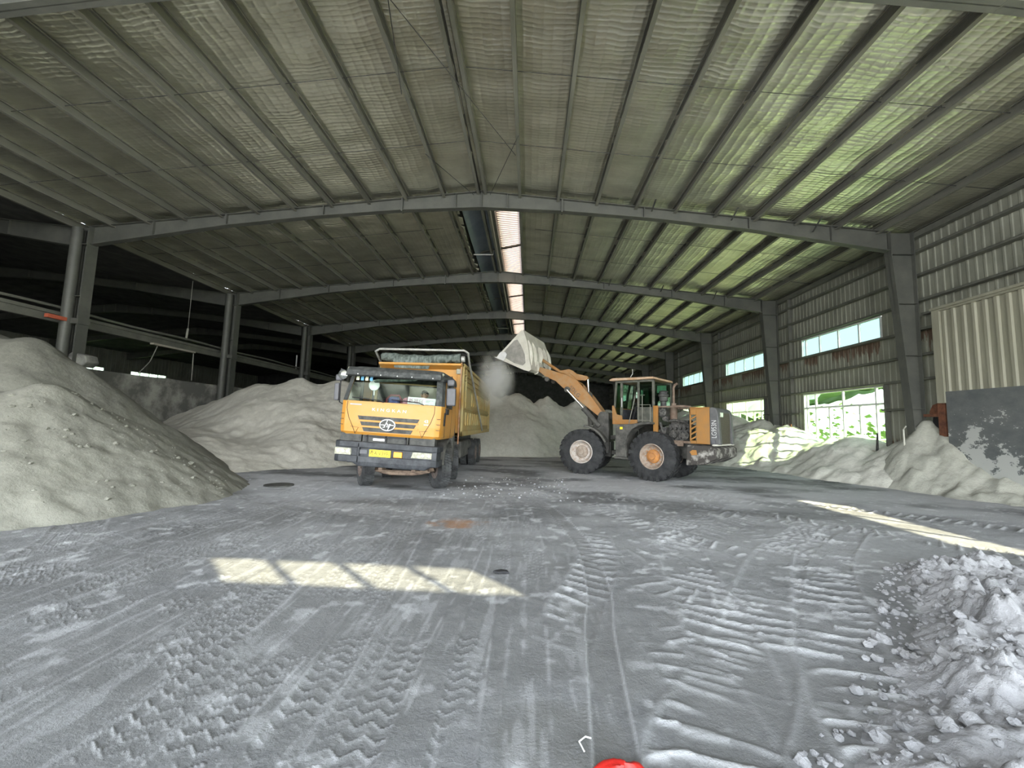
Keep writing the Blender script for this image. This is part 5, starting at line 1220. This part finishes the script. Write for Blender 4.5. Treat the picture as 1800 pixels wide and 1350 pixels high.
# cab
M['cab_dark'] = dirty('dusty cab frame', (.06, .062, .05), (.12, .12, .095), 5, .7)
M['cab_roof'] = dirty('dusty cab roof', (.50, .36, .25), (.40, .25, .14), 4, .8)
b = MB(TR_); b.prism([(.02, 3.36), (.04, 3.44), (1.60, 3.46), (1.70, 3.40), (1.68, 3.36)], 'y', -.82, .84)
b.build('cab_roof', 'cab_roof', LD, bevel=.03)
b = MB(TR_)
for s in (1, -1):
    ya, yb = (.68, .75) if s > 0 else (-.75, -.68)
    b.box(.05, .13, ya, yb, 1.9, 3.36)
    b.hexa([(1.22, ya, 1.95), (1.30, ya, 1.95), (1.30, yb, 1.95), (1.22, yb, 1.95)], [(1.22, ya, 3.36), (1.30, ya, 3.36), (1.30, yb, 3.36), (1.22, yb, 3.36)])
    b.box(.58, .66, ya, yb, 1.9, 3.36); b.box(.05, 1.5, ya, yb, 3.28, 3.36)
    b.hexa([(1.50, ya, 2.4), (1.56, ya, 2.4), (1.56, yb, 2.4), (1.50, yb, 2.4)], [(1.42, ya, 3.36), (1.50, ya, 3.36), (1.50, yb, 3.36), (1.42, yb, 3.36)])
b.box(.05, .10, -.7, .7, 1.85, 2.45); b.box(.05, 1.5, -.7, .7, 1.82, 1.88)
b.box(.1, .6, .70, .74, 1.9, 2.42); b.box(.1, .6, -.74, -.70, 1.9, 2.42)
b.build('cab_frame', 'cab_dark', LD, bevel=.01)
b = MB(TR_)
for y0, y1 in ((.74, .79), (-.79, -.74)):
    b.prism([(1.60, 2.47), (1.58, 1.81), (.64, 1.82), (.64, 1.98), (1.20, 1.98), (1.22, 2.12), (1.42, 2.16), (1.53, 2.47)], 'y', y0, y1)
b.box(1.54, 1.60, -.75, .75, 1.81, 2.40); b.build('cab_panel', 'boom_orange', LD, bevel=.008)
b = MB(TR_)
b.hexa([(1.30, .712, 2.12), (1.50, .712, 2.12), (1.50, .718, 2.12), (1.30, .718, 2.12)], [(1.30, .712, 3.28), (1.42, .712, 3.28), (1.42, .718, 3.28), (1.30, .718, 3.28)])
b.box(.13, .58, .712, .718, 2.42, 3.28); b.box(.13, .58, -.718, -.712, 2.42, 3.28); b.box(.66, 1.22, -.718, -.712, 1.98, 3.28)
b.hexa([(1.55, -.68, 2.4), (1.556, -.68, 2.4), (1.556, .68, 2.4), (1.55, .68, 2.4)], [(1.46, -.68, 3.3), (1.466, -.68, 3.3), (1.466, .68, 3.3), (1.46, .68, 3.3)])
b.box(.07, .075, -.68, .68, 2.45, 3.28)
b.build('cab_glass', 'glass_loader', LD)
b = MB(TR_); b.tube([(1.21, .80, 2.75), (1.21, .80, 2.42)], .014, 8); b.build('door_handle', 'lip', LD)
b = MB(TR_)
for p in ([(.53, .95, 1.92), (.53, .95, 2.81), (.30, .95, 2.81)], [(.10, .95, 1.92), (.10, .95, 2.48), (.53, .95, 2.48)], [(.53, .95, 1.96), (.10, .95, 1.96)], [(.38, .95, 1.9), (.38, .95, 2.78)], [(.88, .98, 1.72), (.64, .92, 2.82), (.60, .78, 2.86)]): b.tube(p, .014, 7)
b.build('hand_rail', 'purlin', LD, smooth=True)
b = MB(TR_); b.tube([(1.02, .5, 3.44), (1.02, .5, 3.52), (.95, .5, 3.62), (.95, .5, 3.78)], .014, 8); b.build('roof_mast', 'silver', LD, smooth=True)
b = MB(TR_); b.box(.30, .75, -.2, .32, 1.9, 2.22); b.hexa([(.26, -.2, 2.2), (.40, -.2, 2.2), (.40, .32, 2.2), (.26, .32, 2.2)], [(.20, -.2, 2.85), (.30, -.2, 2.85), (.30, .32, 2.85), (.20, .32, 2.85)]); b.build('seat', 'seat', LD, bevel=.04)
b = MB(TR_); pts = [(1.02+.10*math.cos(a), .08+.2*math.sin(a), 2.48-.13*math.cos(a)) for a in [2*math.pi*k/20 for k in range(21)]]; b.tube(pts, .016, 6, cap=False); b.tube([(1.02, .08, 2.48), (1.15, .08, 1.95)], .05, 8); b.build('steering_column', 'black', LD, smooth=True)
b = MB(TR_); b.box(.85, 1.5, -.6, -.2, 1.9, 2.3); b.box(1.25, 1.5, -.6, .6, 1.9, 2.35); b.build('console', 'seat', LD, bevel=.03)
# fender and step box of the rear unit
for s in (1, -1):
    y0, y1 = (.62, 1.14) if s > 0 else (-1.14, -.62)
    b = MB(TR_); b.prism([(1.26, .72), (1.27, 1.74), (1.15, 1.80), (.64, 1.83), (.30, 1.90), (.03, 1.90), (.03, 1.84), (.40, 1.80), (.66, 1.66), (.84, 1.42), (.92, 1.1), (.86, .70)], 'y', y0, y1); b.build('fender', 'frame_dirt', LD, bevel=.015)
    b = MB(TR_); b.box(.80, 1.30, min(s*.7, s*1.16), max(s*.7, s*1.16), .64, .70); b.box(.95, 1.2, min(s*1.13, s*1.15), max(s*1.13, s*1.15), 1.15, 1.2); b.build('step', 'frame_dirt', LD)
b = MB(TR_); b.box(1.0, 1.10, 1.135, 1.15, 1.64, 1.72); b.build('side_reflector', 'plate', LD)
# --- front unit
b = MB(TF); b.box(-.95, .35, -.38, .38, .62, 1.15); b.tube([(0, -.7, .79), (0, .7, .79)], .16, 12); b.box(-1.35, -.9, -.22, .22, .7, .85); b.box(-1.35, -.9, -.22, .22, 1.25, 1.4)
for s in (1, -1):
    y0, y1 = (.40, .50) if s > 0 else (-.50, -.40)
    b.prism([(-.90, .75), (-.88, 2.22), (-.84, 2.27), (-.64, 2.27), (-.50, 2.18), (-.46, 1.95), (-.30, 1.6), (.15, 1.15), (.2, .75)], 'y', y0, y1)
b.box(-.9, -.8, -.42, .42, 1.0, 2.0); b.build('front_frame', 'frame_dirt', LD, bevel=.012)
for s in (1, -1):
    b = MB(TF); pr = []
    for k in range(10): a = R(40+75*k/9); pr.append((-1.0*math.sin(a-R(90)+R(50)) if False else -.97*math.cos(R(90)-R(5)-R(62)*k/9), .79+.97*math.sin(R(90)-R(5)-R(62)*k/9)))
    q = [(-.90*math.cos(R(85)-R(62)*k/9), .79+.90*math.sin(R(85)-R(62)*k/9)) for k in range(9, -1, -1)]
    b.prism(pr + q, 'y', s*.60, s*1.12); b.prism(pr + [(-.86, .9), (-.5, 1.3)], 'y', s*.60, s*.63); b.build('front_fender', 'frame_dirt', LD, bevel=.01)
    pr = [(1.99, 4.12), (1.90, 4.03), (1.36, 3.87), (.77, 3.68), (.32, 3.44), (-.21, 2.85), (-.63, 2.28), (-.70, 2.12), (-.60, 2.05), (-.45, 2.13), (.16, 2.60), (.60, 2.98), (.86, 3.15), (1.19, 3.44), (1.62, 3.63), (1.93, 3.88), (2.08, 3.98)]
    b = MB(TF); b.prism(pr, 'y', s*.40, s*.47)
    bo = b.build('boom', 'boom_orange', LD, bevel=.012)
    b = MB(TF); b.lathe([(-.06, .09), (.06, .09)], (1.54, s*.44, 3.52), 'y', 16); b.lathe([(-.06, .10), (.08, .10), (.10, .05)], (2.02, s*.44, 4.06), 'y', 16); b.lathe([(-.06, .11), (.06, .11)], (.70, s*.5, 3.10), 'y', 16); b.lathe([(-.06, .10), (.07, .10)], (-.63, s*.45, 2.17), 'y', 16); b.build('boom_pin', 'frame_dirt', bo, smooth=True)
    b = MB(TF); b.tube([(.70, s*.58, 3.08), (-.02, s*.58, 2.32)], .04, 14); b.build('lift_rod', 'chrome', LD, smooth=True)
    b = MB(TF); b.tube([(.04, s*.58, 2.38), (-.55, s*.58, 1.72)], .095, 14); b.tube([(.0, s*.58, 2.33), (.05, s*.58, 2.39)], .11, 14); b.build('lift_cylinder', 'frame_dirt', LD, smooth=True)
b = MB(TF); b.tube([(.45, -.42, 3.3), (.45, .42, 3.3)], .16, 16); b.build('boom_cross_tube', 'boom_orange', LD, smooth=True)
sc_ = .22; ang = math.atan2(-.62, -.48)
text('SDLG', .21, 'hood_grey', LD, lambda p: TF(Vector((.42 - (p.x*.69 - p.z*(-.72))*1.0, .474, 3.02 - p.x*.72 + p.z*.69))), .002, 'boom_lettering', 1.0, 1.1)
b = MB(TF); b.prism([(1.20, 3.84), (1.12, 3.90), (.95, 3.92), (.76, 3.95), (.62, 3.90), (.45, 3.76), (.02, 3.66), (-.04, 3.56), (.10, 3.48), (.40, 3.50), (.60, 3.60), (.85, 3.72)], 'y', -.12, .12); b.build('tilt_lever', 'boom_orange', LD, bevel=.02)
b = MB(TF); b.prism([(.30, 3.40), (.72, 3.80), (.86, 3.72), (.55, 3.30)], 'y', -.22, -.14); b.prism([(.30, 3.40), (.72, 3.80), (.86, 3.72), (.55, 3.30)], 'y', .14, .22); b.build('lever_bracket', 'boom_orange', LD, bevel=.01)
b = MB(TF); b.tube([(1.14, 0, 3.86), (1.98, 0, 4.42)], .06, 12); b.build('link_rod', 'boom_orange', LD, smooth=True)
b = MB(TF); b.tube([(.02, 0, 3.56), (-.02, 0, 2.98)], .045, 14); b.build('tilt_rod', 'chrome', LD, smooth=True)
b = MB(TF); b.tube([(-.02, 0, 3.02), (-.12, 0, 1.75)], .10, 14); b.tube([(-.14, 0, 2.98), (-.16, 0, 2.5)], .03, 8); b.build('tilt_cylinder', 'frame_dirt', LD, smooth=True)
# bucket: shell of one bent plate, two side plates
prof = [(2.27, 5.36), (2.17, 5.10), (2.08, 4.82), (2.02, 4.50), (1.99, 4.20), (1.93, 3.95), (1.90, 3.80), (2.00, 3.74), (2.20, 3.79), (2.75, 4.03), (3.33, 4.29)]
def off(P, d):
    out = []
    for i, p in enumerate(P):
        a, c = P[max(i-1, 0)], P[min(i+1, len(P)-1)]; t = Vector((c[0]-a[0], c[1]-a[1])).normalized(); out.append((p[0]-t.y*d, p[1]+t.x*d))
    return out
b = MB(TF); inn = off(prof, .05); n = len(prof)
for i in range(n-1):
    b.hexa([(prof[i][0], -1.3, prof[i][1]), (inn[i][0], -1.3, inn[i][1]), (inn[i][0], 1.3, inn[i][1]), (prof[i][0], 1.3, prof[i][1])],
           [(prof[i+1][0], -1.3, prof[i+1][1]), (inn[i+1][0], -1.3, inn[i+1][1]), (inn[i+1][0], 1.3, inn[i+1][1]), (prof[i+1][0], 1.3, prof[i+1][1])])
bk = b.build('bucket', 'bucket', LD, smooth=True)
side = [(2.27, 5.36), (2.36, 5.34), (3.20, 4.50), (3.38, 4.30), (2.75, 4.02), (2.20, 3.78), (2.00, 3.73), (1.90, 3.80), (1.93, 3.95), (1.99, 4.20), (2.02, 4.50), (2.08, 4.82), (2.17, 5.10)]
for s in (1, -1):
    b = MB(TF); b.prism(side, 'y', s*1.27, s*1.33); sp_ = b.build('side_plate', 'bucket', bk, bevel=.01)
    b = MB(TF); y = s*1.332
    b.prism([(2.50, 4.98), (2.62, 4.96), (3.10, 4.48), (3.02, 4.30), (2.60, 4.06), (2.25, 3.96), (2.14, 4.06), (2.18, 4.40), (2.34, 4.75)], 'y', y, y+s*.006); b.build('worn_patch', 'bucket_worn', sp_)
    b = MB(TF); b.prism([(3.38, 4.29), (3.20, 4.52), (3.0, 4.52), (2.92, 4.42), (2.98, 4.26), (3.05, 4.15)], 'y', s*1.325, s*1.36); b.build('corner_shoe', 'lip', sp_, bevel=.015)
b = MB(TF); b.hexa([(3.28, -1.33, 4.24), (3.46, -1.33, 4.33), (3.46, 1.33, 4.33), (3.28, 1.33, 4.24)], [(3.26, -1.33, 4.30), (3.46, -1.33, 4.35), (3.46, 1.33, 4.35), (3.26, 1.33, 4.30)]); b.build('cutting_edge', 'lip', bk)
for y in (.44, -.44, .12, -.12):
    b = MB(TF); z0 = 3.7 if abs(y) > .3 else 4.2
    b.prism([(2.05, z0), (1.90, z0+.05), (1.84, z0+.30), (1.90, z0+.50), (2.08, z0+.75)], 'y', y-.06 if abs(y) < .3 else y+.05*(1 if y > 0 else -1), y-.03 if abs(y) < .3 else y+.09*(1 if y > 0 else -1)); b.build('hinge_ear', 'bucket', bk, bevel=.01)
for y in (-1.2, -.7, .7, 1.2):
    b = MB(TF); b.prism([(2.08, 3.95), (1.92, 3.98), (1.88, 4.3), (1.94, 4.7), (2.1, 5.0)], 'y', y-.02, y+.02); b.build('back_rib', 'bucket', bk)
b = MB(TF); b.prism([(2.02, 4.6), (1.99, 4.2), (1.95, 3.9), (2.2, 3.85), (2.7, 4.08), (3.0, 4.25), (2.6, 4.5), (2.3, 4.62)], 'y', -1.26, 1.26)
o = b.build('powder_load', 'pile_pale', bevel=.05); 
for v in o.data.vertices: v.co += LO
tag(o, 'pale powder left in the raised loader bucket', 'powder load')

# ------------------------------------------------------------------ dust puff below the bucket lip
m = bpy.data.materials.new('falling dust'); m.use_nodes = True; N, L = m.node_tree.nodes, m.node_tree.links; N.remove(N['Principled BSDF'])
vs_ = N.new('ShaderNodeVolumeScatter'); vs_.inputs['Color'].default_value = (.9, .9, .85, 1); vs_.inputs['Anisotropy'].default_value = .1
tc_ = N.new('ShaderNodeTexCoord'); nz = N.new('ShaderNodeTexNoise'); nz.inputs['Scale'].default_value = 2.2; nz.inputs['Detail'].default_value = 4; L.new(tc_.outputs['Object'], nz.inputs[0])
ln = N.new('ShaderNodeVectorMath'); ln.operation = 'LENGTH'; L.new(tc_.outputs['Object'], ln.inputs[0])
mpr = N.new('ShaderNodeMapRange'); mpr.inputs[1].default_value = 1.0; mpr.inputs[2].default_value = .15; mpr.inputs[3].default_value = 0; mpr.inputs[4].default_value = 1; L.new(ln.outputs['Value'], mpr.inputs[0])
d_ = mth(N, L, 'MULTIPLY', mth(N, L, 'POWER', mpr.outputs[0], 2.2), mth(N, L, 'MAXIMUM', mth(N, L, 'MULTIPLY_ADD', nz.outputs[0], 3.0, -.9), 0.0))
L.new(mth(N, L, 'MULTIPLY', d_, 9.0), vs_.inputs['Density']); L.new(vs_.outputs[0], N['Material Output'].inputs['Volume']); M['dust'] = m
b = MB(); b.lathe([(-math.cos(math.pi*i/12)*1.0, max(.001, math.sin(math.pi*i/12))) for i in range(13)], (0, 0, 0), 'z', 24)
o = b.build('dust_cloud', 'dust'); o.location = (-1.38, 16.4, 3.45); o.scale = (.95, .9, 1.35)
tag(o, 'pale puff of dust hanging below the raised bucket over the truck body', 'dust', kind='stuff')
